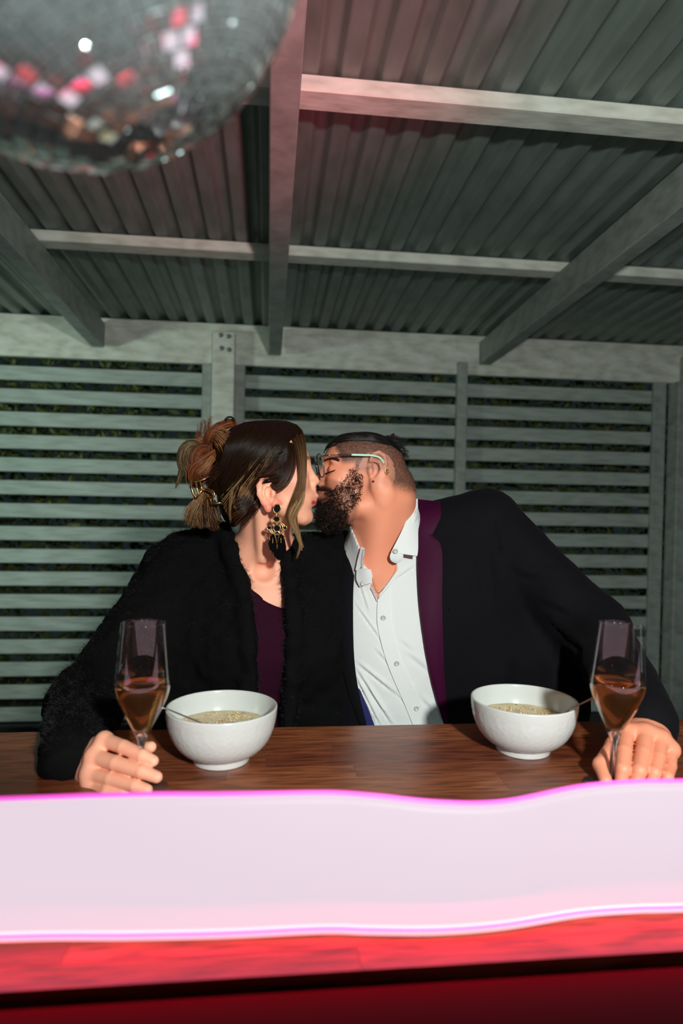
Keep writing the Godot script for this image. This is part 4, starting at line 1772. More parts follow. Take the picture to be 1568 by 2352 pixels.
func woman_hair(t: Node3D, base: Vector3, hf: Transform3D) -> void:
	var h := aim(Cloth.new()) as Cloth
	h.c = Color(0.008, 0.004, 0.003)
	make_head(h, hf)
	h.egg(Vector3(-36, 47, 0), Vector3(96, 77, 78), 0.01)
	h.egg(Vector3(13, 63, 0), Vector3(46, 54, 60), 0.03)
	h.egg(Vector3(-80, -18, 0), Vector3(42, 72, 58), 0.03)
	plain_frame(h)
	h.outline([Vector2(664, 1012), Vector2(672, 1040), Vector2(668, 1080), Vector2(660, 1112), Vector2(646, 1124), Vector2(630, 1118), Vector2(622, 1108), Vector2(610, 1107), Vector2(601, 1114), Vector2(598, 1150), Vector2(578, 1178), Vector2(554, 1200), Vector2(531, 1218), Vector2(531, 1300), Vector2(800, 1300), Vector2(800, 982), Vector2(712, 982), Vector2(696, 994), Vector2(682, 1003), Vector2(670, 1008)], 0.004, 1)
	var mb := surf(h, 0.0042, hf.origin - Vector3(0.16, 0.13, 0.12), hf.origin + Vector3(0.09, 0.14, 0.12), base)
	var ho := part("hair", mb.mesh(), M.hair, t)
	# strands combed over it
	mb = MB.new()
	mb.off = base
	var dark := [Color(0.010, 0.0045, 0.003), Color(0.018, 0.008, 0.005), Color(0.007, 0.0035, 0.0025)]
	var mid := [Color(0.045, 0.016, 0.009), Color(0.028, 0.011, 0.006), Color(0.075, 0.028, 0.014)]
	var gold := [Color(0.27, 0.145, 0.06), Color(0.17, 0.08, 0.033), Color(0.36, 0.22, 0.10), Color(0.10, 0.042, 0.018)]
	var groups := [
		[[Vector2(694, 994), Vector2(650, 972), Vector2(600, 968)], [Vector2(640, 1040), Vector2(600, 1045), Vector2(560, 1030)], [Vector2(606, 1108), Vector2(560, 1120), Vector2(512, 1090)], dark, 700],
		[[Vector2(610, 968), Vector2(560, 970), Vector2(528, 990)], [Vector2(560, 1010), Vector2(530, 1030), Vector2(508, 1040)], [Vector2(520, 1110), Vector2(505, 1120), Vector2(492, 1110)], dark, 420],
		[[Vector2(668, 1004), Vector2(673, 1040), Vector2(668, 1078)], [Vector2(640, 1050), Vector2(640, 1085), Vector2(638, 1112)], [Vector2(570, 1100), Vector2(590, 1122), Vector2(598, 1112)], mid, 480],
		[[Vector2(655, 1000), Vector2(640, 1030), Vector2(632, 1066)], [Vector2(600, 1060), Vector2(600, 1080), Vector2(598, 1100)], [Vector2(528, 1150), Vector2(546, 1180), Vector2(566, 1180)], gold, 190],
		[[Vector2(640, 1000), Vector2(610, 1020), Vector2(590, 1040)], [Vector2(580, 1070), Vector2(560, 1090), Vector2(545, 1100)], [Vector2(505, 1140), Vector2(515, 1170), Vector2(530, 1196)], dark + dark + gold, 320],
		[[Vector2(598, 1112), Vector2(600, 1130), Vector2(598, 1148)], [Vector2(575, 1135), Vector2(575, 1155), Vector2(570, 1172)], [Vector2(520, 1150), Vector2(530, 1180), Vector2(538, 1206)], mid + dark, 360],
	]
	for g in groups:
		for i in g[4]:
			var u := rng.randf()
			var p0 := bez(g[0], u)
			var p1 := bez(g[1], clampf(u + rng.randfn() * 0.07, 0, 1))
			var p2 := bez(g[2], clampf(u + rng.randfn() * 0.07, 0, 1))
			var pts := []
			var z := -1.0
			var lift := rng.randf_range(-0.0005, 0.0035)
			for k in 6:
				var f := k / 5.0
				var q := p0.lerp(p1, f).lerp(p1.lerp(p2, f), f)
				var zz := h.march(q.x, q.y, 1.12, 1.4)
				if zz > 0.0: z = zz
				if z < 0.0:
					continue
				pts.append(at(q.x, q.y, z - lift))
			if pts.size() < 3:
				continue
			var c := curve(PackedVector3Array(pts), 12)
			var tones: Array = g[3]
			mb.col = (tones[rng.randi() % tones.size()] as Color) * rng.randf_range(0.6, 1.3)
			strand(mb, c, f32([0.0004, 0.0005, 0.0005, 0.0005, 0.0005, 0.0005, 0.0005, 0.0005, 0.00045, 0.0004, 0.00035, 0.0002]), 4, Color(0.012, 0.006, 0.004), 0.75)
	# the sweep that ends in a curl over the ear
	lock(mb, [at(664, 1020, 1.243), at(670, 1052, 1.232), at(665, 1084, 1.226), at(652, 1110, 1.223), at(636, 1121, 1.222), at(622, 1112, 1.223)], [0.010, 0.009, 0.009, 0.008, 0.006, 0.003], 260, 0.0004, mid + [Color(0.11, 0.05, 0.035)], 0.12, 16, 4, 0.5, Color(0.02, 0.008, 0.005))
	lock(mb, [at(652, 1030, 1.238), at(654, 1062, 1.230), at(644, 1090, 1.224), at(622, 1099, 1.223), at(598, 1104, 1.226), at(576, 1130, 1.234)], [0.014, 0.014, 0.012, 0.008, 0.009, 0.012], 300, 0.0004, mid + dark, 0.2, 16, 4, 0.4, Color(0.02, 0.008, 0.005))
	part("combed_strands", mb.mesh(), M.hair, ho)
	# the front lock falling beside the face
	mb = MB.new()
	mb.off = base
	var lockc := [Color(0.13, 0.055, 0.018), Color(0.20, 0.09, 0.03), Color(0.09, 0.035, 0.014), Color(0.27, 0.14, 0.05)]
	var blond := [Color(0.42, 0.27, 0.13), Color(0.34, 0.20, 0.09), Color(0.25, 0.12, 0.045)]
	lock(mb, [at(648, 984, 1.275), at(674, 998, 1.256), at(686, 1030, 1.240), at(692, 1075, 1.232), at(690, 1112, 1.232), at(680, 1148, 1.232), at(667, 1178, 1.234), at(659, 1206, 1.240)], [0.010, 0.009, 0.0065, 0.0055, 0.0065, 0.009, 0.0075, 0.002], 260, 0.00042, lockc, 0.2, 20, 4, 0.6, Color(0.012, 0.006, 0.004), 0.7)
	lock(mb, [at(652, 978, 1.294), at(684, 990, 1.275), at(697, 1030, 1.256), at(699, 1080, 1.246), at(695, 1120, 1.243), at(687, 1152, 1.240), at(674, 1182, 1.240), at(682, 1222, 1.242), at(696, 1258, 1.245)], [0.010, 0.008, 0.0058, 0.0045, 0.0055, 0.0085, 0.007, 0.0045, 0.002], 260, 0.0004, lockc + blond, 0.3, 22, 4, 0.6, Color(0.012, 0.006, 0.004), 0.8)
	lock(mb, [at(693, 1128, 1.236), at(686, 1152, 1.232), at(674, 1175, 1.230), at(670, 1194, 1.234), at(682, 1225, 1.239), at(693, 1264, 1.244)], [0.005, 0.0075, 0.008, 0.006, 0.004, 0.0015], 120, 0.0004, blond, 0.3, 18)
	lock(mb, [at(674, 1190, 1.240), at(688, 1230, 1.242), at(688, 1262, 1.244), at(680, 1284, 1.248)], [0.003, 0.003, 0.0025, 0.002], 18, 0.0003, blond, 0.5, 12)
	part("front_lock", mb.mesh(), M.hair, ho)
	# the pinned bun
	mb = MB.new()
	mb.off = base
	var red := [Color(0.19, 0.052, 0.020), Color(0.13, 0.034, 0.014), Color(0.27, 0.085, 0.034), Color(0.06, 0.018, 0.009)]
	var warm := [Color(0.26, 0.11, 0.042), Color(0.38, 0.18, 0.075), Color(0.12, 0.045, 0.018)]
	var ash := [Color(0.15, 0.095, 0.042), Color(0.10, 0.06, 0.027), Color(0.22, 0.15, 0.07), Color(0.045, 0.028, 0.014)]
	# core knot
	lock(mb, [at(500, 1050, 1.30), at(480, 1025, 1.285), at(452, 1035, 1.27), at(446, 1065, 1.265), at(462, 1088, 1.265), at(482, 1075, 1.268), at(488, 1050, 1.275)], [0.012, 0.018, 0.02, 0.02, 0.02, 0.018, 0.010], 714, 0.00043, red, 0.2, 18)
	lock(mb, [at(498, 1040, 1.262), at(470, 1062, 1.245), at(448, 1082, 1.245), at(450, 1105, 1.255), at(470, 1112, 1.26)], [0.008, 0.012, 0.013, 0.014, 0.012], 340, 0.00043, red, 0.25, 14)
	lock(mb, [at(488, 1048, 1.243), at(475, 1068, 1.238), at(458, 1082, 1.24), at(444, 1088, 1.246)], [0.004, 0.007, 0.006, 0.002], 102, 0.00037, warm, 0.3, 12)
	# fan at the top of the bun, ends splaying to the right
	lock(mb, [at(478, 1008, 1.28), at(500, 1000, 1.262), at(522, 1022, 1.252), at(534, 1048, 1.25), at(538, 1064, 1.252)], [0.007, 0.014, 0.018, 0.018, 0.016], 442, 0.00043, warm, 0.45, 14)
	lock(mb, [at(492, 1000, 1.27), at(520, 1004, 1.255), at(540, 1018, 1.25), at(548, 1034, 1.252)], [0.006, 0.012, 0.015, 0.014], 221, 0.00037, warm + mid, 0.5, 12)
	lock(mb, [at(540, 970, 1.29), at(516, 976, 1.27), at(498, 985, 1.262), at(482, 1000, 1.262), at(474, 1020, 1.27)], [0.007, 0.009, 0.010, 0.009, 0.006], 306, 0.00043, red, 0.25, 14)
	lock(mb, [at(470, 1045, 1.275), at(474, 1020, 1.275), at(478, 985, 1.28), at(484, 955, 1.285)], [0.009, 0.008, 0.005, 0.003], 57, 0.00025, red + warm, 0.7, 12)
	lock(mb, [at(452, 1040, 1.28), at(462, 1005, 1.285), at(468, 975, 1.29), at(462, 965, 1.29)], [0.012, 0.012, 0.008, 0.005], 44, 0.00025, red, 0.8, 12)
	# ash sweep down the left side
	lock(mb, [at(458, 1022, 1.27), at(438, 1020, 1.262), at(424, 1036, 1.26), at(420, 1062, 1.262), at(428, 1085, 1.265), at(440, 1102, 1.265)], [0.006, 0.010, 0.012, 0.011, 0.009, 0.005], 323, 0.00037, ash, 0.4, 14)
	lock(mb, [at(432, 1028, 1.262), at(420, 1050, 1.26), at(415, 1080, 1.262), at(408, 1108, 1.266), at(403, 1122, 1.27)], [0.005, 0.006, 0.005, 0.003, 0.001], 102, 0.00031, ash, 0.4, 12)
	lock(mb, [at(424, 1070, 1.262), at(434, 1090, 1.262), at(446, 1104, 1.262)], [0.004, 0.004, 0.002], 51, 0.00031, ash + warm, 0.3, 10)
	# gathered hair between head and bun, and the tail below the claw
	lock(mb, [at(548, 1060, 1.26), at(520, 1075, 1.25), at(498, 1095, 1.255), at(478, 1118, 1.265)], [0.03, 0.022, 0.016, 0.010], 442, 0.00043, mid + dark, 0.2, 12)
	lock(mb, [at(545, 1150, 1.265), at(520, 1130, 1.258), at(496, 1120, 1.262), at(476, 1120, 1.268)], [0.02, 0.016, 0.012, 0.009], 272, 0.00043, mid + dark, 0.2, 12)
	lock(mb, [at(474, 1125, 1.262), at(462, 1152, 1.25), at(448, 1180, 1.248), at(440, 1208, 1.252)], [0.008, 0.012, 0.018, 0.012], 340, 0.00043, ash + warm, 0.35, 14)
	lock(mb, [at(474, 1125, 1.262), at(470, 1155, 1.25), at(468, 1185, 1.246), at(470, 1212, 1.25)], [0.007, 0.012, 0.017, 0.013], 340, 0.00043, warm + mid, 0.35, 14)
	lock(mb, [at(478, 1122, 1.264), at(480, 1155, 1.255), at(486, 1190, 1.25), at(497, 1218, 1.255)], [0.006, 0.009, 0.010, 0.005], 187, 0.00037, warm + dark, 0.4, 14)
	lock(mb, [at(488, 1150, 1.262), at(497, 1172, 1.256), at(503, 1195, 1.256), at(508, 1190, 1.26)], [0.005, 0.006, 0.005, 0.003], 102, 0.00037, ash + dark, 0.4, 12)
	lock(mb, [at(535, 1120, 1.232), at(530, 1145, 1.232), at(528, 1172, 1.236), at(530, 1200, 1.25)], [0.003, 0.003, 0.003, 0.002], 40, 0.00031, gold, 0.3, 12)
	# loose curl on the crown, wisps at the nape
	lock(mb, [at(514, 974, 1.27), at(520, 962, 1.268), at(530, 958, 1.268), at(538, 965, 1.268), at(540, 976, 1.27)], [0.003, 0.003, 0.002, 0.002, 0.002], 27, 0.00025, dark, 0.3, 12)
	lock(mb, [at(598, 1150, 1.245), at(580, 1172, 1.25), at(560, 1196, 1.262), at(545, 1208, 1.27)], [0.006, 0.008, 0.009, 0.010], 85, 0.00019, mid + dark, 0.8, 12)
	part("pinned_bun", mb.mesh(), M.hair, ho)

func bez(p: Array, u: float) -> Vector2:
	var a: Vector2 = p[0]
	var b: Vector2 = p[1]
	var c: Vector2 = p[2]
	return a.lerp(b, u * 2.0) if u < 0.5 else b.lerp(c, u * 2.0 - 1.0)


func earring(hf: Transform3D) -> void:
	# hangs from the ear lobe; its face looks at the camera
	var o := at(636, 1213, 1.212)
	var t := thing("chandelier_earring", o, "gold chandelier earring with black stones and a black tassel on the woman's ear", "earring")
	var B := Basis(cam_x, cam_y, -cam_f)
	var k := 1.212 / F
	var gold := MB.new()
	var stone := MB.new()
	# post stone, hexagon, medallion rings
	ring(gold, B, Vector2(0, 45) * k, Vector2(8.0, 10.0) * k, 0.0011, 24, 0.35)
	disc(stone, B, Vector2(0, 45) * k, Vector2(7.2, 9.2) * k, 0.0025, 20, 0.35)
	gold.tube(v3([B * Vector3(-2 * k, 34 * k, 0), B * Vector3(-1.5 * k, 29 * k, 0)]), f32([0.0012]), 8)
	gold.ball(B * Vector3(-1.6 * k, 27 * k, 0), 0.0017)
	ring(gold, B, Vector2(-1, 21) * k, Vector2(8.5, 7.0) * k, 0.0009, 6, 0.0)
	disc(stone, B, Vector2(-1, 21) * k, Vector2(7.2, 5.8) * k, 0.002, 6, 0.0)
	ring(gold, B, Vector2(0, 0), Vector2(13.5, 13.5) * k, 0.0010, 32, 0.0)
	ring(gold, B, Vector2(0, 0), Vector2(18.0, 15.5) * k, 0.0008, 32, 0.0)
	ring(gold, B, Vector2(0, 0), Vector2(8.3, 8.6) * k, 0.0007, 24, 0.0)
	disc(stone, B, Vector2(0, 0), Vector2(7.0, 7.2) * k, 0.003, 20, 0.0)
	for i in 7:
		var a := TAU * (i + 0.25) / 7.0
		var c := Vector2(cos(a), sin(a)) * 10.8 * k
		disc(stone, B, c, Vector2(1.7, 3.6) * k, 0.0016, 10, a)
		var a2 := TAU * (i + 0.75) / 7.0
		gold.tube(v3([B * Vector3(cos(a2) * 8.0 * k, sin(a2) * 8.0 * k, 0.0005), B * Vector3(cos(a2) * 13.5 * k, sin(a2) * 13.5 * k, 0.0005)]), f32([0.0008]), 6)
		gold.ball(B * Vector3(cos(a2) * 15.8 * k, sin(a2) * 14.5 * k, 0.0008), 0.0013)
	for sx in [-1.0, 1.0]:
		ring(gold, B, Vector2(sx * 17.8, 1.0) * k, Vector2(4.6, 4.8) * k, 0.0008, 16, 0.0)
		disc(stone, B, Vector2(sx * 17.8, 1.0) * k, Vector2(3.7, 3.9) * k, 0.002, 14, 0.0)
	# teardrop
	gold.tube(v3([B * Vector3(-5 * k, -16 * k, 0), B * Vector3(0, -36 * k, 0), B * Vector3(5 * k, -16 * k, 0)]), f32([0.0007]), 6)
	disc(stone, B, Vector2(0, -21) * k, Vector2(3.0, 5.5) * k, 0.002, 12, 0.0)
	part("gold_setting", gold.mesh(), M.gold, t)
	part("black_stone", stone.mesh(), M.black_stone, t)
	var drops := [Vector2(-17, -24), Vector2(-10, -31), Vector2(0, -43), Vector2(9, -30), Vector2(16.5, -21)]
	for q in drops:
		var d := MB.new()
		d.tube(v3([B * Vector3(q.x * k, (q.y + 9) * k, 0), B * Vector3(q.x * k, (q.y + 3) * k, 0)]), f32([0.0005]), 6)
		d.ball(B * Vector3(q.x * k, (q.y + 4.4) * k, 0), 0.0013)
		d.tube(v3([B * Vector3(q.x * k, (q.y + 3) * k, 0), B * Vector3(q.x * k, (q.y - 3) * k, 0)]), f32([0.0013]), 8)
		d.ball(B * Vector3(q.x * k, (q.y - 3) * k, 0), 0.0014)
		part("bead_drop", d.mesh(), M.gold, t)
	var ts := MB.new()
	for i in 260:
		var x := rng.randf_range(-20.0, 19.0)
		var z := rng.randf_range(-0.004, -0.001)
		var bottom := -47.0 - 24.0 * smoothstep(-20.0, 2.0, x) + 16.0 * smoothstep(8.0, 19.0, x) + rng.randfn() * 2.0
		var y0 := -10.0 - 0.03 * x * x
		ts.tube(v3([B * Vector3(x * 0.85 * k, y0 * k, z), B * Vector3((x + rng.randfn()) * k, lerpf(y0, bottom, 0.55) * k, z - 0.001), B * Vector3((x * 0.95 + 2.0 + rng.randfn() * 1.4) * k, bottom * k, z)]), f32([0.0005]), 4, false, true)
	part("tassel", ts.mesh(), M.black_thread, t)


func ring(mb: MB, B: Basis, c: Vector2, r: Vector2, tube_r: float, n: int, turn: float) -> void:
	var p := PackedVector3Array()
	for i in n:
		var a := TAU * i / n
		var q := Vector2(cos(a) * r.x, sin(a) * r.y).rotated(-turn) + c
		p.append(B * Vector3(q.x, q.y, 0))
	mb.tube(p, f32([tube_r]), 8, true, false, 1.0, B.z)

func disc(mb: MB, B: Basis, c: Vector2, r: Vector2, th: float, n: int, turn: float) -> void:
	var p := PackedVector2Array()
	for i in n:
		var a := TAU * i / n
		p.append(Vector2(cos(a) * r.x, sin(a) * r.y).rotated(-turn))
	mb.plate(p, th * 0.6, Transform3D(B, B * Vector3(c.x, c.y, 0)))
	var q := PackedVector2Array()
	for v in p: q.append(v * 0.75)
	mb.plate(q, th, Transform3D(B, B * Vector3(c.x, c.y, 0)))

func hair_claw() -> void:
	var o := at(470, 1130, 1.238)
	var t := thing("hair_claw", o, "gold metal claw clip gripping the woman's pinned-up hair", "hair clip")
	var mb := MB.new()
	mb.off = o
	# left jaw: a framed, ribbed plate
	mb.tube(curve(v3([at(438, 1102, 1.245), at(439, 1118, 1.236), at(444, 1134, 1.236), at(450, 1144, 1.24)]), 12), f32([0.0026]), 8)
	mb.tube(curve(v3([at(450, 1144, 1.24), at(456, 1136, 1.236), at(462, 1128, 1.236), at(470, 1122, 1.24)]), 12), f32([0.0024]), 8)
	mb.tube(curve(v3([at(449, 1108, 1.236), at(452, 1122, 1.232), at(457, 1135, 1.234)]), 10), f32([0.0023]), 8)
	mb.tube(curve(v3([at(460, 1108, 1.236), at(463, 1120, 1.233), at(466, 1128, 1.236)]), 10), f32([0.0023]), 8)
	mb.tube(curve(v3([at(438, 1103, 1.245), at(452, 1106, 1.236), at(470, 1100, 1.236), at(482, 1095, 1.244)]), 12), f32([0.0014]), 8)
	part("claw_jaw", mb.mesh(), M.gold, t)
	mb = MB.new()
	mb.off = o
	mb.tube(curve(v3([at(466, 1123, 1.238), at(480, 1125, 1.232), at(490, 1130, 1.23), at(492, 1138, 1.23), at(486, 1143, 1.233), at(480, 1141, 1.238)]), 20), f32([0.0024]), 10)
	part("spring_hook", mb.mesh(), M.gold, t)
	mb = MB.new()
	mb.off = o
	mb.tube(curve(v3([at(484, 1159, 1.238), at(494, 1157, 1.232), at(506, 1155, 1.232), at(512, 1158, 1.24)]), 14), f32([0.0023]), 10)
	mb.tube(curve(v3([at(480, 1141, 1.242), at(484, 1150, 1.242), at(486, 1159, 1.24)]), 10), f32([0.0024]), 8)
	part("claw_jaw", mb.mesh(), M.gold, t)


func build_man() -> void:
	var t := thing("person", Vector3(at(930, 1500, 1.44).x, 0, at(930, 1500, 1.44).z), "bearded person with eyeglasses in dark blazer and open white shirt, leaning in to kiss", "person")
	var base := t.position
	var yaw := deg_to_rad(9.0)
	var fwd := -cam_x * cos(yaw) - cam_f * sin(yaw)
	var hf := Transform3D(Basis(fwd, cam_y, fwd.cross(cam_y)), at(801, 1110, 1.338))
	var s := aim(ManSkin.new()) as ManSkin
	s.hf = hf.affine_inverse()
	make_head(s, hf)
	s.egg(Vector3(-34, 35, 0), Vector3(82, 66, 72), 0.01)
	s.egg(Vector3(6, 42, 0), Vector3(42, 46, 56), 0.018)
	s.egg(Vector3(16, -22, 0), Vector3(38, 62, 55), 0.02)
	s.egg(Vector3(38, -24, 0), Vector3(24, 26, 30), 0.014)
	s.both(Vector3(-14, -48, 52), Vector3(38, -70, 18), 17, 15, 0.018)
	s.cap(Vector3(44, -68, 0), Vector3(40, -72, 0), 16, 14, 0.012)
	s.eggs(Vector3(26, 2, 38), Vector3(23, 18, 20), 0.015)
	s.both(Vector3(45, 43, 8), Vector3(36, 44, 42), 7.5, 7.0, 0.012)
	s.eggs(Vector3(52, 30, 32), Vector3(14, 10, 13), 0.010, 1)
	s.eggs(Vector3(34, 26, 32), Vector3(13, 12.5, 13), 0.004)
	s.cap(Vector3(47, 36, 0), Vector3(62, 8, 0), 5.4, 8.2, 0.012)
	s.egg(Vector3(64, 2, 0), Vector3(8.5, 8, 9.5), 0.006)
	s.eggs(Vector3(57, -2.5, 10.5), Vector3(9, 7, 6), 0.005)
	s.both(Vector3(62.5, -17.5, 0), Vector3(54, -21, 20), 6.2, 3.4, 0.005)
	s.both(Vector3(60, -28, 0), Vector3(52, -26, 19), 6.4, 3.4, 0.005)
	s.both(Vector3(70, -22.5, 0), Vector3(56, -23, 23), 1.2, 1.0, 0.003, 1)
	s.both(Vector3(-100, 2, 20), Vector3(-92, -14, 40), 13, 13, 0.02)
	for z in [1.0, -1.0]:
		s.egg(Vector3(-45, 22, 70 * z), Vector3(17, 33, 7), 0.006)
		s.egg(Vector3(-40, 24, 77 * z), Vector3(11, 20, 9), 0.004, 1)
		var rim := []
		for q in [[-29, 40], [-34, 53], [-46, 58], [-57, 50], [-60, 34], [-54, 14], [-45, -4]]:
			rim.append(Vector3(q[0], q[1], (77.0 - 0.05 * absf(q[1] - 30)) * z))
		s.chain(rim, [3.6, 4.2, 4.4, 4.2, 4.0, 4.2, 5.6], 0.003)
		s.chain([Vector3(-36, 40, 75 * z), Vector3(-47, 38, 77 * z), Vector3(-51, 24, 77 * z), Vector3(-44, 8, 76 * z)], [2.6, 3.2, 3.2, 3.4], 0.004)
		s.egg(Vector3(-30, 22, 72 * z), Vector3(6, 9, 6.5), 0.004)
		s.egg(Vector3(-42, -3, 74 * z), Vector3(8.5, 11, 5.5), 0.005)
	plain_frame(s)
	s.cap(at(880, 1150, 1.335), at(864, 1295, 1.375), 0.057, 0.056, 0.03)
	s.cap(at(903, 1130, 1.345), at(900, 1240, 1.395), 0.038, 0.045, 0.04)
	s.cap(at(882, 1130, 1.285), at(856, 1305, 1.328), 0.014, 0.012, 0.035)
	s.egg(at(905, 1490, 1.425), Vector3(0.19, 0.27, 0.125), 0.05)
	s.cap(at(890, 1265, 1.41), at(1110, 1210, 1.415), 0.045, 0.052, 0.05)
	s.cap(at(870, 1275, 1.42), at(700, 1290, 1.57), 0.045, 0.052, 0.05)
	s.egg(at(935, 1800, 1.45), Vector3(0.17, 0.22, 0.12), 0.06)
	s.chain([at(1110, 1215, 1.415), at(1362, 1450, 1.315), at(1482, 1662, 1.01)], [0.052, 0.042, 0.028], 0.02)
	s.chain([at(700, 1290, 1.57), at(690, 1640, 1.62), at(760, 1800, 1.6)], [0.05, 0.042, 0.03], 0.02)
	var yb := at(880, 1405, 1.3).y
	var mb := surf(s, 0.0027, Vector3(hf.origin.x - 0.10, yb, hf.origin.z - 0.13), Vector3(hf.origin.x + 0.19, hf.origin.y + 0.12, hf.origin.z + 0.13), base)
	surf(s, 0.011, Vector3(base.x - 0.40, 0.8, -1.9), Vector3(base.x + 0.55, yb + 0.011, -0.85), base, mb)
	var wr := at(1484, 1672, 1.0)
	var fg := [
		[at(1438, 1682, 0.955), at(1433, 1726, 0.916), at(1430, 1766, 0.890), at(1426, 1790, 0.888)],
		[at(1482, 1684, 0.950), at(1476, 1731, 0.912), at(1468, 1770, 0.884), at(1461, 1793, 0.882)],
		[at(1516, 1698, 0.946), at(1511, 1741, 0.911), at(1502, 1774, 0.887), at(1496, 1795, 0.885)],
		[at(1540, 1722, 0.944), at(1538, 1760, 0.915), at(1532, 1784, 0.893), at(1526, 1799, 0.891)],
	]
	var th := [at(1412, 1712, 0.965), at(1380, 1757, 0.925), at(1390, 1792, 0.900)]
	var hb := span([wr, fg[0][0], fg[1][3], fg[3][0], fg[3][3], fg[0][3], th[1], th[2]], 0.05)
	var hnd := aim(ManSkin.new()) as ManSkin
	hnd.hf = s.hf
	hnd.cap(at(1470, 1640, 1.05), wr, 0.029, 0.028, 0.012)
	hand_bones(hnd, wr, 0.034, fg, th, 0.0102)
	surf(hnd, 0.0020, hb.position, hb.end, base, mb)
	part("body", mb.mesh(), M.skin, t)
	var arr := mb
	# ---- beard, brow, lashes, clipped hair
	var beard_px := PackedVector2Array([Vector2(806, 1076), Vector2(830, 1076), Vector2(833, 1120), Vector2(828, 1150), Vector2(806, 1170), Vector2(796, 1195), Vector2(783, 1216), Vector2(755, 1220), Vector2(728, 1212), Vector2(714, 1194), Vector2(714, 1172), Vector2(728, 1158), Vector2(742, 1160), Vector2(752, 1150), Vector2(750, 1138), Vector2(747, 1128), Vector2(722, 1127), Vector2(722, 1120), Vector2(747, 1117), Vector2(765, 1124), Vector2(790, 1100)])
	var soft_px := PackedVector2Array([Vector2(728, 1158), Vector2(742, 1160), Vector2(752, 1150), Vector2(750, 1138), Vector2(738, 1140), Vector2(726, 1150)])
	var bd := MB.new()
	bd.off = base
	var spots := PackedInt32Array()
	var scalp := PackedInt32Array()
	for i in mb.v.size():
		var p := mb.v[i] + base
		var q := s.hf * p * 1000.0
		if q.y < -110.0 or q.y > 110.0 or absf(q.z) > 95.0 or q.x < -130.0:
			continue
		var px := pixel(p)
		if q.x > -42.0 and q.y < 32.0 and absf(q.z) < 66.0 and Geometry2D.is_point_in_polygon(px, beard_px):
			spots.append(i)
		elif q.x > 20.0 and Geometry2D.is_point_in_polygon(px, soft_px) and i % 4 == 0:
			spots.append(i)
		if q.y > -18.0 and absf(q.z) < 74.0 and q.x < 34.0 and ((q.y > 44.0 + maxf(0.0, q.x * 0.5)) or q.x < -76.0 + maxf(0.0, -q.y * 1.2) or (q.x < -30.0 and q.y > 58.0) or (q.x < -2.0 and q.x > -34.0 and q.y > 24.0)):
			scalp.append(i)
	for i in 7000:
		var k := spots[rng.randi() % spots.size()]
		var p := mb.v[k] + base + Vector3(rng.randfn(), rng.randfn(), rng.randfn()) * 0.0012
		var q := s.hf * p * 1000.0
		var nn := mb.n[k]
		var chin := smoothstep(-10.0, -70.0, q.y) * smoothstep(0.0, 40.0, q.x)
		var l := lerpf(0.006, 0.017, chin) * rng.randf_range(0.6, 1.3)
		if q.y > -16.0 and q.x > 44.0: l = 0.006
		var go := (nn * 0.9 - cam_y * rng.randf_range(0.2, 0.9) + Vector3(rng.randfn(), rng.randfn(), rng.randfn()) * 0.45).normalized()
		var side := go.cross(Vector3(rng.randfn(), rng.randfn(), rng.randfn())).normalized()
		var up := go.cross(side)
		var turns := rng.randf_range(0.7, 1.7) * TAU
		var cr := l * rng.randf_range(0.10, 0.22)
		var pts := PackedVector3Array()
		for m in 7:
			var f := m / 6.0
			pts.append(p + go * (l * f) + (side * cos(turns * f) + up * sin(turns * f) - side) * (cr * minf(1.0, f * 2.0)))
		var g := rng.randf()
		bd.col = Color(0.010, 0.006, 0.004) if g < 0.72 else (Color(0.035, 0.018, 0.010) if g < 0.95 else Color(0.12, 0.09, 0.07))
		bd.tube(pts, f32([0.00034, 0.00034, 0.00032, 0.0003, 0.00026, 0.0002, 0.0001]), 3, false, false)
	part("beard", bd.mesh(), M.hair, t)
	var st := MB.new()
	st.off = base
	for i in 12000:
		var k := scalp[rng.randi() % scalp.size()]
		var p := mb.v[k] + base + Vector3(rng.randfn(), rng.randfn(), rng.randfn()) * 0.0013
		var nn := (mb.n[k] + Vector3(rng.randfn(), rng.randfn() - 0.6, rng.randfn()) * 0.35).normalized()
		st.col = Color(0.016, 0.009, 0.007) * rng.randf_range(0.6, 1.5)
		st.tube(v3([p - nn * 0.001, p + nn * 0.0012]), f32([0.00016, 0.0001]), 3, false, false)
	part("clipped_stubble", st.mesh(), M.cloth, t).set_meta("kind", "stuff")
	# longer dark hair on top, and the tuft behind
	var h := aim(Cloth.new()) as Cloth
	h.c = Color(0.007, 0.0045, 0.004)
	make_head(h, hf)
	h.egg(Vector3(-34, 38, 0), Vector3(82, 68, 68), 0.01)
	h.egg(Vector3(8, 52, 0), Vector3(44, 46, 56), 0.018)
	plain_frame(h)
	h.outline([Vector2(742, 1046), Vector2(752, 1030), Vector2(768, 1020), Vector2(786, 1013), Vector2(812, 1010), Vector2(850, 1010), Vector2(880, 1016), Vector2(900, 1028), Vector2(915, 1042), Vector2(930, 1040), Vector2(930, 940), Vector2(730, 940), Vector2(730, 1046)], 0.004, 2)
	var hm := surf(h, 0.004, hf.origin - Vector3(0.10, 0.02, 0.11), hf.origin + Vector3(0.15, 0.13, 0.11), base)
	var ho := part("hair", hm.mesh(), M.hair, t)
	hm = MB.new()
	hm.off = base
	var dk := [Color(0.010, 0.006, 0.005), Color(0.018, 0.010, 0.008), Color(0.006, 0.004, 0.003)]
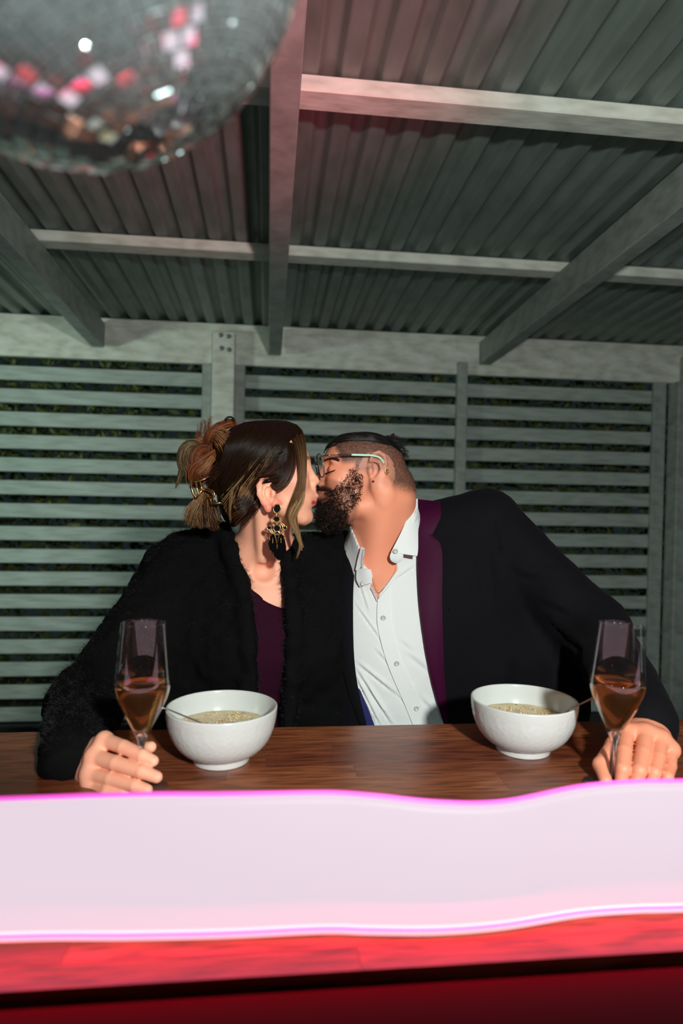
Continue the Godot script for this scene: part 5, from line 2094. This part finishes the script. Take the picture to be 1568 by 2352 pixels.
	for i in 420:
		var u := rng.randf()
		var p0 := bez([Vector2(756, 1026), Vector2(772, 1012), Vector2(790, 1000)], u)
		var p2 := bez([Vector2(902, 1030), Vector2(896, 1020), Vector2(880, 1004)], u)
		var p1 := bez([Vector2(810, 1010), Vector2(815, 1000), Vector2(825, 990)], u)
		var pts := []
		var z := -1.0
		for k in 6:
			var f := k / 5.0
			var q := p0.lerp(p1, f).lerp(p1.lerp(p2, f), f)
			var zz := h.march(q.x, q.y, 1.15, 1.45)
			if zz > 0.0: z = zz
			if z > 0.0: pts.append(at(q.x, q.y, z - rng.randf() * 0.003))
		if pts.size() < 3: continue
		hm.col = dk[rng.randi() % 3]
		hm.tube(curve(PackedVector3Array(pts), 10), f32([0.0007]), 4, false, false)
	for q in [[890, 1008, 908, 998], [896, 1012, 916, 1004], [902, 1018, 926, 1014], [906, 1026, 932, 1026], [910, 1034, 938, 1040], [912, 1042, 940, 1052], [910, 1048, 930, 1062]]:
		lock(hm, [at(q[0] - 6, q[1] + 2, 1.345), at(q[0] + 4, q[1], 1.345), at((q[0] + q[2]) / 2.0 + 3, (q[1] + q[3]) / 2.0 - 2, 1.345), at(q[2], q[3], 1.345)], [0.010, 0.009, 0.006, 0.003], 34, 0.0005, dk, 0.6, 9)
	part("long_strands", hm.mesh(), M.hair, ho)
	var br := MB.new()
	br.off = base
	for i in 330:
		var u := rng.randf()
		var q := Vector2(lerpf(744, 775, u), 1058.0 - 4.0 * sin(u * PI) + rng.randfn() * 1.4)
		var z := s.march(q.x, q.y, 1.15, 1.4)
		if z < 0.0: continue
		var p := at(q.x, q.y, z - 0.0004)
		br.col = Color(0.014, 0.008, 0.006)
		br.tube(v3([p, p + cam_x * 0.004 - cam_f * 0.0007 + cam_y * 0.0008, p + cam_x * 0.007 - cam_y * 0.0004]), f32([0.0003, 0.00025, 0.0001]), 3, false, false)
	part("eyebrow", br.mesh(), M.hair, t)
	br = MB.new()
	br.off = base
	for i in 60:
		var u := i / 59.0
		var q := Vector2(lerpf(748, 770, u), 1087.0 - 8.0 * u + rng.randfn() * 0.4)
		var z := s.march(q.x, q.y, 1.15, 1.4)
		if z < 0.0: continue
		var p := at(q.x, q.y, z)
		br.col = Color(0.012, 0.008, 0.006)
		br.tube(v3([p, p - cam_x * 0.002 - cam_f * 0.002 - cam_y * 0.0025]), f32([0.0004, 0.0002]), 3, false, false)
	part("eyelash", br.mesh(), M.hair, t)
	# ---- white shirt
	var sh := aim(Cloth.new()) as Cloth
	sh.c = Color(0.66, 0.67, 0.655)
	sh.off = 0.008
	sh.amp = 0.0009
	sh.fr = 18.0
	sh.egg(at(905, 1490, 1.425), Vector3(0.19, 0.27, 0.125), 0.05)
	sh.cap(at(890, 1265, 1.41), at(1110, 1210, 1.415), 0.045, 0.052, 0.05)
	sh.cap(at(870, 1275, 1.42), at(700, 1290, 1.57), 0.045, 0.052, 0.05)
	sh.egg(at(935, 1800, 1.45), Vector3(0.17, 0.22, 0.12), 0.06)
	sh.cap(at(875, 1200, 1.35), at(864, 1295, 1.375), 0.057, 0.056, 0.03)
	sh.cap(at(868, 1220, 1.305), at(856, 1305, 1.328), 0.013, 0.012, 0.035)
	sh.cap(at(902, 1180, 1.36), at(900, 1240, 1.395), 0.040, 0.045, 0.04)
	sh.outline([Vector2(760, 1100), Vector2(826, 1256), Vector2(836, 1298), Vector2(852, 1312), Vector2(856, 1338), Vector2(850, 1346), Vector2(857, 1364), Vector2(866, 1384), Vector2(869, 1366), Vector2(878, 1350), Vector2(900, 1326), Vector2(912, 1308), Vector2(906, 1288), Vector2(897, 1276), Vector2(914, 1252), Vector2(942, 1215), Vector2(962, 1140), Vector2(962, 1080), Vector2(760, 1080)], 0.003, 1)
	for q in [[813, 1386, 882, 1482, 3.0, 0.004], [824, 1340, 845, 1406, 3.0, 0.003], [816, 1522, 908, 1596, 4.5, 0.005], [905, 1590, 944, 1628, 3.0, 0.004], [818, 1540, 900, 1668, 4.0, 0.007], [816, 1556, 872, 1668, 3.5, 0.007], [826, 1590, 862, 1664, 3.0, 0.005], [858, 1490, 905, 1540, 4.0, 0.003], [930, 1500, 985, 1546, 8.0, 0.003], [960, 1600, 1008, 1650, 7.0, 0.003], [914, 1470, 950, 1500, 7.0, 0.002], [905, 1335, 955, 1300, 5.0, 0.003]]:
		sh.folds.append([Vector2(q[0], q[1]), Vector2(q[2], q[3]), q[4] * 1.2, q[5] * 0.8])
	mb = surf(sh, 0.0029, Vector3(at(780, 1500, 1.3).x, 0.98, -1.45), Vector3(at(1060, 1500, 1.3).x, at(900, 1140, 1.3).y, -1.22), base)
	var so := part("white_shirt", mb.mesh(), M.cloth, t)
	var white := mat("shirt_cotton", Color(0.68, 0.69, 0.675), 0.85)
	var pl := aim(Field.new())
	pl.t = sh.t
	pl.op = sh.op
	pl.a = sh.a
	pl.ba = sh.ba
	pl.inv = sh.inv
	pl.r1 = sh.r1
	pl.r2 = sh.r2
	pl.k = sh.k
	pl.bas = sh.bas
	pl.rad = sh.rad
	pl.poly = sh.poly
	pl.off = 0.008
	pl.all = PackedInt32Array([0, 1, 2, 3, 4, 5, 6])
	part("button_placket", laid(pl, [Vector2(867, 1378), Vector2(866, 1430), Vector2(876, 1480), Vector2(890, 1526), Vector2(906, 1566), Vector2(928, 1616), Vector2(952, 1676)], [Vector2(893, 1346), Vector2(897, 1420), Vector2(907, 1475), Vector2(920, 1518), Vector2(938, 1556), Vector2(962, 1606), Vector2(988, 1672)], 40, 6, 0.0035, 0.003, base), white, so)
	# collar: fold on the right, stand with its button tab, narrow left side with a printed band
	part("collar", panel([[943, 1143, 1.352], [937, 1182, 1.318], [923, 1218, 1.300], [907, 1250, 1.288], [898, 1268, 1.283]], [[959, 1146, 1.350], [960, 1185, 1.335], [960, 1225, 1.315], [960, 1260, 1.297], [958, 1277, 1.290]], 20, 8, 0.003, base, 0.004), white, so)
	part("collar_tab", panel([[900, 1266, 1.284], [895, 1277, 1.284], [898, 1288, 1.286], [908, 1294, 1.290]], [[924, 1266, 1.283], [926, 1274, 1.284], [924, 1284, 1.286], [916, 1292, 1.289]], 12, 8, 0.003, base, 0.001), white, so)
	part("collar", laid(pl, [Vector2(829, 1256), Vector2(822, 1282), Vector2(816, 1310)], [Vector2(836, 1260), Vector2(833, 1284), Vector2(834, 1300)], 10, 4, 0.010, 0.003, base), white, so)
	part("collar_tab", laid(pl, [Vector2(819, 1306), Vector2(818, 1330), Vector2(826, 1348)], [Vector2(851, 1308), Vector2(855, 1322), Vector2(853, 1338)], 10, 6, 0.009, 0.003, base, 0.002), white, so)
	var printm := mat("printed_band", Color(0.7, 0.7, 0.7), 0.8)
	var nt := noise_tex(0.12, [Color(0.1, 0.06, 0.12), Color(0.95, 0.92, 0.92), Color(1, 1, 1)], 128, 1)
	textured(printm, nt, Vector3(40, 40, 40))
	part("printed_band", laid(pl, [Vector2(833, 1262), Vector2(830, 1284), Vector2(829, 1302)], [Vector2(838, 1264), Vector2(835, 1286), Vector2(834, 1303)], 8, 3, 0.0115, 0.001, base), printm, so)
	part("printed_band", laid(pl, [Vector2(850, 1350), Vector2(858, 1366), Vector2(865, 1382)], [Vector2(856, 1348), Vector2(863, 1364), Vector2(867, 1378)], 8, 3, 0.004, 0.001, base), printm, so)
	var pearl := mat("pearl_button", Color(0.45, 0.44, 0.40), 0.25)
	for q in [Vector2(880, 1419), Vector2(911, 1524), Vector2(956, 1627), Vector2(833, 1340), Vector2(908, 1266)]:
		var z := pl.march(q.x, q.y)
		var b := MB.new()
		b.lathe(PackedVector2Array([Vector2(0.0046, 0), Vector2(0.005, 0.0008), Vector2(0.0046, 0.0018), Vector2(0.0036, 0.0018), Vector2(0.0030, 0.0011), Vector2(0, 0.0011)]), 20)
		for e in [[-1, -1], [1, -1], [1, 1], [-1, 1]]:
			b.ball(Vector3(e[0] * 0.0011, 0.0011, e[1] * 0.0011), 0.0005, 5)
		var lift := 0.0045 if q.x > 870 and q.y > 1300 else 0.0105
		if q.y < 1300:
			z = 1.2835
			lift = 0.0035
		part("shirt_button", b.mesh(), pearl, so, Transform3D(Basis(cam_x, -cam_f, -cam_y), at(q.x, q.y, z - lift) - base))
	# ---- dark blazer
	var bz := aim(Cloth.new()) as Cloth
	bz.c = Color(0.0085, 0.0085, 0.0105)
	bz.off = 0.015
	bz.amp = 0.0035
	bz.fr = 13.0
	bz.egg(at(905, 1490, 1.425), Vector3(0.19, 0.27, 0.125), 0.05)
	bz.cap(at(930, 1225, 1.405), at(1118, 1200, 1.41), 0.042, 0.050, 0.04)
	bz.cap(at(860, 1275, 1.42), at(700, 1290, 1.57), 0.045, 0.052, 0.04)
	bz.egg(at(935, 1800, 1.46), Vector3(0.19, 0.24, 0.13), 0.06)
	bz.egg(at(1060, 1400, 1.41), Vector3(0.12, 0.20, 0.10), 0.05)
	bz.egg(at(1140, 1590, 1.42), Vector3(0.13, 0.20, 0.10), 0.05)
	bz.chain([at(1118, 1200, 1.41), at(1362, 1448, 1.315), at(1482, 1655, 1.01)], [0.053, 0.052, 0.033], 0.03)
	bz.egg(at(1240, 1600, 1.40), Vector3(0.09, 0.16, 0.08), 0.05)
	bz.chain([at(700, 1290, 1.57), at(690, 1640, 1.62), at(760, 1800, 1.6)], [0.05, 0.046, 0.036], 0.03)
	bz.outline([Vector2(957, 1080), Vector2(957, 1150), Vector2(957, 1270), Vector2(963, 1380), Vector2(974, 1470), Vector2(986, 1540), Vector2(1003, 1610), Vector2(1020, 1668), Vector2(1060, 1800), Vector2(880, 1800), Vector2(846, 1680), Vector2(832, 1625), Vector2(823, 1585), Vector2(815, 1530), Vector2(811, 1450), Vector2(812, 1340), Vector2(822, 1252), Vector2(790, 1200), Vector2(790, 1080)], 0.004, 1)
	for q in [[1130, 1180, 1150, 1290, 10.0, 0.006], [1150, 1300, 1230, 1330, 9.0, 0.006], [1180, 1330, 1290, 1320, 9.0, 0.006], [1250, 1420, 1340, 1500, 10.0, 0.006], [1230, 1380, 1330, 1420, 9.0, 0.006], [1100, 1250, 1120, 1400, 12.0, 0.005], [1380, 1500, 1440, 1560, 10.0, 0.006], [1400, 1560, 1470, 1590, 9.0, 0.005]]:
		bz.folds.append([Vector2(q[0], q[1]), Vector2(q[2], q[3]), q[4], q[5]])
	mb = surf(bz, 0.0085, Vector3(base.x - 0.42, 0.8, -1.95), Vector3(base.x + 0.56, at(1100, 1110, 1.4).y, -0.9), base)
	var twill := mat("blazer_cloth", Color(0.0055, 0.0052, 0.0065), 0.8)
	twill.rim_enabled = true
	twill.rim = 0.1
	twill.metallic_specular = 0.15
	var flare_tint := mat("lapel_flare_tint", Color(0.036, 0.0006, 0.018), 0.65)  # magenta flare glow painted into the cloth colour
	flare_tint.metallic_specular = 0.25
	var bo := part("blazer", mb.mesh(), twill, t)
	var bf := aim(Field.new())
	bf.t = bz.t
	bf.op = bz.op
	bf.a = bz.a
	bf.ba = bz.ba
	bf.inv = bz.inv
	bf.r1 = bz.r1
	bf.r2 = bz.r2
	bf.k = bz.k
	bf.bas = bz.bas
	bf.rad = bz.rad
	bf.poly = bz.poly
	bf.off = bz.off
	for i in bz.all:
		if bz.t[i] != 3: bf.all.append(i)
	part("lapel", laid(bf, [Vector2(957, 1217), Vector2(958, 1270), Vector2(963, 1380), Vector2(974, 1470), Vector2(986, 1540), Vector2(1003, 1610), Vector2(1018, 1662)], [Vector2(992, 1230), Vector2(1014, 1262), Vector2(1015, 1380), Vector2(1017, 1470), Vector2(1020, 1540), Vector2(1025, 1610), Vector2(1030, 1662)], 40, 8, 0.004, 0.004, base, 0.003), flare_tint, bo)
	part("jacket_collar", laid(bf, [Vector2(957, 1146), Vector2(956, 1180), Vector2(956, 1217)], [Vector2(1010, 1152), Vector2(1012, 1185), Vector2(992, 1229)], 12, 8, 0.006, 0.004, base, 0.003), flare_tint, bo)
	part("lapel", laid(bf, [Vector2(778, 1270), Vector2(772, 1340), Vector2(776, 1450), Vector2(786, 1530), Vector2(802, 1600), Vector2(826, 1664)], [Vector2(822, 1254), Vector2(812, 1340), Vector2(811, 1450), Vector2(815, 1530), Vector2(826, 1600), Vector2(842, 1664)], 30, 6, 0.004, 0.004, base, 0.003), twill, bo)
	var blue := mat("blue_lining", Color(0.012, 0.014, 0.10), 0.6)
	part("blue_lining", laid(pl, [Vector2(822, 1582), Vector2(831, 1624), Vector2(842, 1676)], [Vector2(826, 1586), Vector2(844, 1626), Vector2(863, 1676)], 14, 4, 0.009, 0.003, base), blue, bo)
	part("pocket_welt", laid(bf, [Vector2(1030, 1398), Vector2(1060, 1372), Vector2(1090, 1350)], [Vector2(1034, 1406), Vector2(1064, 1380), Vector2(1094, 1358)], 12, 4, 0.003, 0.003, base), twill, bo)
	# shirt cuff and sleeve buttons
	var cuff := MB.new()
	cuff.off = base
	var w0 := at(1484, 1660, 1.005)
	var wd := (at(1500, 1690, 0.965) - w0).normalized()
	cuff.tube(v3([w0 - wd * 0.02, w0 + wd * 0.018, w0 + wd * 0.024]), f32([0.040, 0.0395, 0.037]), 28, false, false)
	part("shirt_cuff", cuff.mesh(), white, so)
	for q in [Vector2(1546, 1684), Vector2(1550, 1696)]:
		var b := MB.new()
		b.off = base
		b.ball(at(q.x, q.y, 1.0), 0.0042, 10, Vector3(1, 1, 0.6))
		part("cuff_button", b.mesh(), M.black_stone, bo)
	legs(t, base, Color(0.01, 0.01, 0.013), "dark_trousers", at(935, 1850, 1.45), 0.11)
	glasses(hf)
	man_jewels(s)

# a cloth strip between two edges given as [pixel x, pixel y, depth]
func panel(left: Array, right: Array, nu: int, nv: int, th: float, base: Vector3, crown := 0.0) -> ArrayMesh:
	var l := PackedVector3Array()
	var r := PackedVector3Array()
	for q in left: l.append(at(q[0], q[1], q[2]))
	for q in right: r.append(at(q[0], q[1], q[2]))
	l = curve(l, nu)
	r = curve(r, nu)
	var rows := []
	for i in nu:
		var row := PackedVector3Array()
		for j in nv:
			var w := float(j) / (nv - 1)
			row.append(l[i].lerp(r[i], w) - cam_f * (crown * 4.0 * w * (1.0 - w)))
		rows.append(row)
	var mb := MB.new()
	mb.off = base
	var nn: Vector3 = (rows[1][0] - rows[0][0]).cross(rows[0][1] - rows[0][0])
	mb.sheet(rows, th, nn.dot(-cam_f) < 0.0)
	return mb.mesh()

func glasses(hf: Transform3D) -> void:
	var o := hf * Vector3(0.055, 0.03, 0)
	var t := thing("eyeglasses", o, "thin grey-rimmed eyeglasses with dark temples and pale green tips on the bearded man's face", "eyeglasses")
	var frame := mat("grey_acetate", Color(0.10, 0.095, 0.09), 0.2)
	var dark := mat("dark_temple", Color(0.03, 0.018, 0.018), 0.3)
	var mint := mat("mint_tip", Color(0.42, 0.60, 0.42), 0.35)
	var pane := mat("lens", Color(1, 1, 1), 0.0)
	pane.transparency = BaseMaterial3D.TRANSPARENCY_ALPHA
	pane.albedo_color = Color(0.9, 0.92, 0.92, 0.04)
	for z in [1.0, -1.0]:
		var p := PackedVector3Array()
		for i in 40:
			var a := TAU * i / 40
			var c := cos(a)
			var sn := sin(a)
			var x := signf(c) * pow(absf(c), 0.8) * 23.0
			var y := signf(sn) * pow(absf(sn), 0.8) * 23.0
			var wz := 33.0 + x
			p.append(hf * (Vector3(65.0 - 0.0016 * wz * wz + 0.16 * y, 33.0 + y, wz * z) * 0.001))
		var mb := MB.new()
		mb.off = o
		mb.tube(p, f32([0.0017]), 8, true, false)
		part("rim", mb.mesh(), frame, t)
		mb = MB.new()
		mb.off = o
		var mid := Vector3.ZERO
		for q in p: mid += q / 40.0
		for i in 40:
			var a := p[i]
			var b := p[(i + 1) % 40]
			mb.flat([mid, a, b] if z > 0.0 else [mid, b, a])
		part("lens", mb.mesh(), pane, t)
		# temples: metal hinge, dark bar, pale tip over the ear
		mb = MB.new()
		mb.off = o
		mb.tube(v3([hf * (Vector3(62, 49, 55 * z) * 0.001), hf * (Vector3(50, 50.5, 67 * z) * 0.001)]), f32([0.0022, 0.0020]), 8)
		mb.tube(v3([hf * (Vector3(52, 50, 64 * z) * 0.001), hf * (Vector3(32, 51, 71 * z) * 0.001)]), f32([0.0019]), 8)
		part("hinge", mb.mesh(), M.steel, t)
		mb = MB.new()
		mb.off = o
		mb.tube(v3([hf * (Vector3(33, 51.5, 71 * z) * 0.001), hf * (Vector3(14, 51.5, 76 * z) * 0.001), hf * (Vector3(-2, 51, 78 * z) * 0.001)]), f32([0.0021, 0.0021, 0.0019]), 8)
		part("temple", mb.mesh(), dark, t)
		mb = MB.new()
		mb.off = o
		mb.tube(curve(v3([hf * (Vector3(8, 51.5, 78.5 * z) * 0.001), hf * (Vector3(-14, 51, 80 * z) * 0.001), hf * (Vector3(-34, 50, 82 * z) * 0.001), hf * (Vector3(-50, 44, 79 * z) * 0.001), hf * (Vector3(-64, 24, 74 * z) * 0.001)]), 20), f32([0.0016, 0.0023]), 8)
		part("temple_tip", mb.mesh(), mint, t)
	var b := MB.new()
	b.off = o
	b.tube(curve(v3([hf * (Vector3(65, 38, 10) * 0.001), hf * (Vector3(68, 42, 0) * 0.001), hf * (Vector3(65, 38, -10) * 0.001)]), 10), f32([0.0015]), 8)
	part("bridge", b.mesh(), frame, t)

func man_jewels(s: Field) -> void:
	var o := at(888, 1082, s.march(886, 1082) - 0.001)
	var mb := MB.new()
	mb.off = o
	var p := PackedVector3Array()
	for i in 20:
		var a := TAU * i / 20
		p.append(o + cam_x * cos(a) * 0.0035 + cam_y * sin(a) * 0.0052 - cam_f * sin(a * 0.5) * 0.002)
	mb.tube(p, f32([0.0011]), 8, true, false)
	put("hoop_earring", mb.mesh(), M.gold, "small gold hoop in the back rim of the bearded man's ear", "earring", o)
	o = at(857, 1106, s.march(857, 1106) - 0.0008)
	mb = MB.new()
	mb.off = o
	mb.ball(o, 0.0021, 10)
	put("stud_earring", mb.mesh(), M.black_stone, "tiny black stud in the bearded man's ear lobe", "earring", o)
	o = at(866, 1340, 1.29)
	var t := thing("neck_chain", o, "thin gold chain around the man's neck inside his open white collar", "necklace")
	var line := curve(v3([at(832, 1262, 1.318), at(840, 1292, 1.312), at(852, 1322, 1.305), at(862, 1345, 1.300), at(872, 1360, 1.298), at(884, 1348, 1.300), at(898, 1328, 1.304), at(908, 1308, 1.312), at(906, 1285, 1.32)]), 150)
	mb = MB.new()
	mb.off = o
	for i in 149:
		var d := line[i + 1] - line[i]
		var x := d.normalized()
		var z := (x.cross(cam_f)).normalized() if i % 2 else -cam_f
		var q := PackedVector3Array()
		for k in 6:
			var a := TAU * k / 6
			q.append((line[i] + line[i + 1]) * 0.5 + x * cos(a) * 0.00075 + x.cross(z) * sin(a) * 0.0006)
		mb.tube(q, f32([0.00022]), 4, true, false)
	part("chain_links", mb.mesh(), M.gold, t)
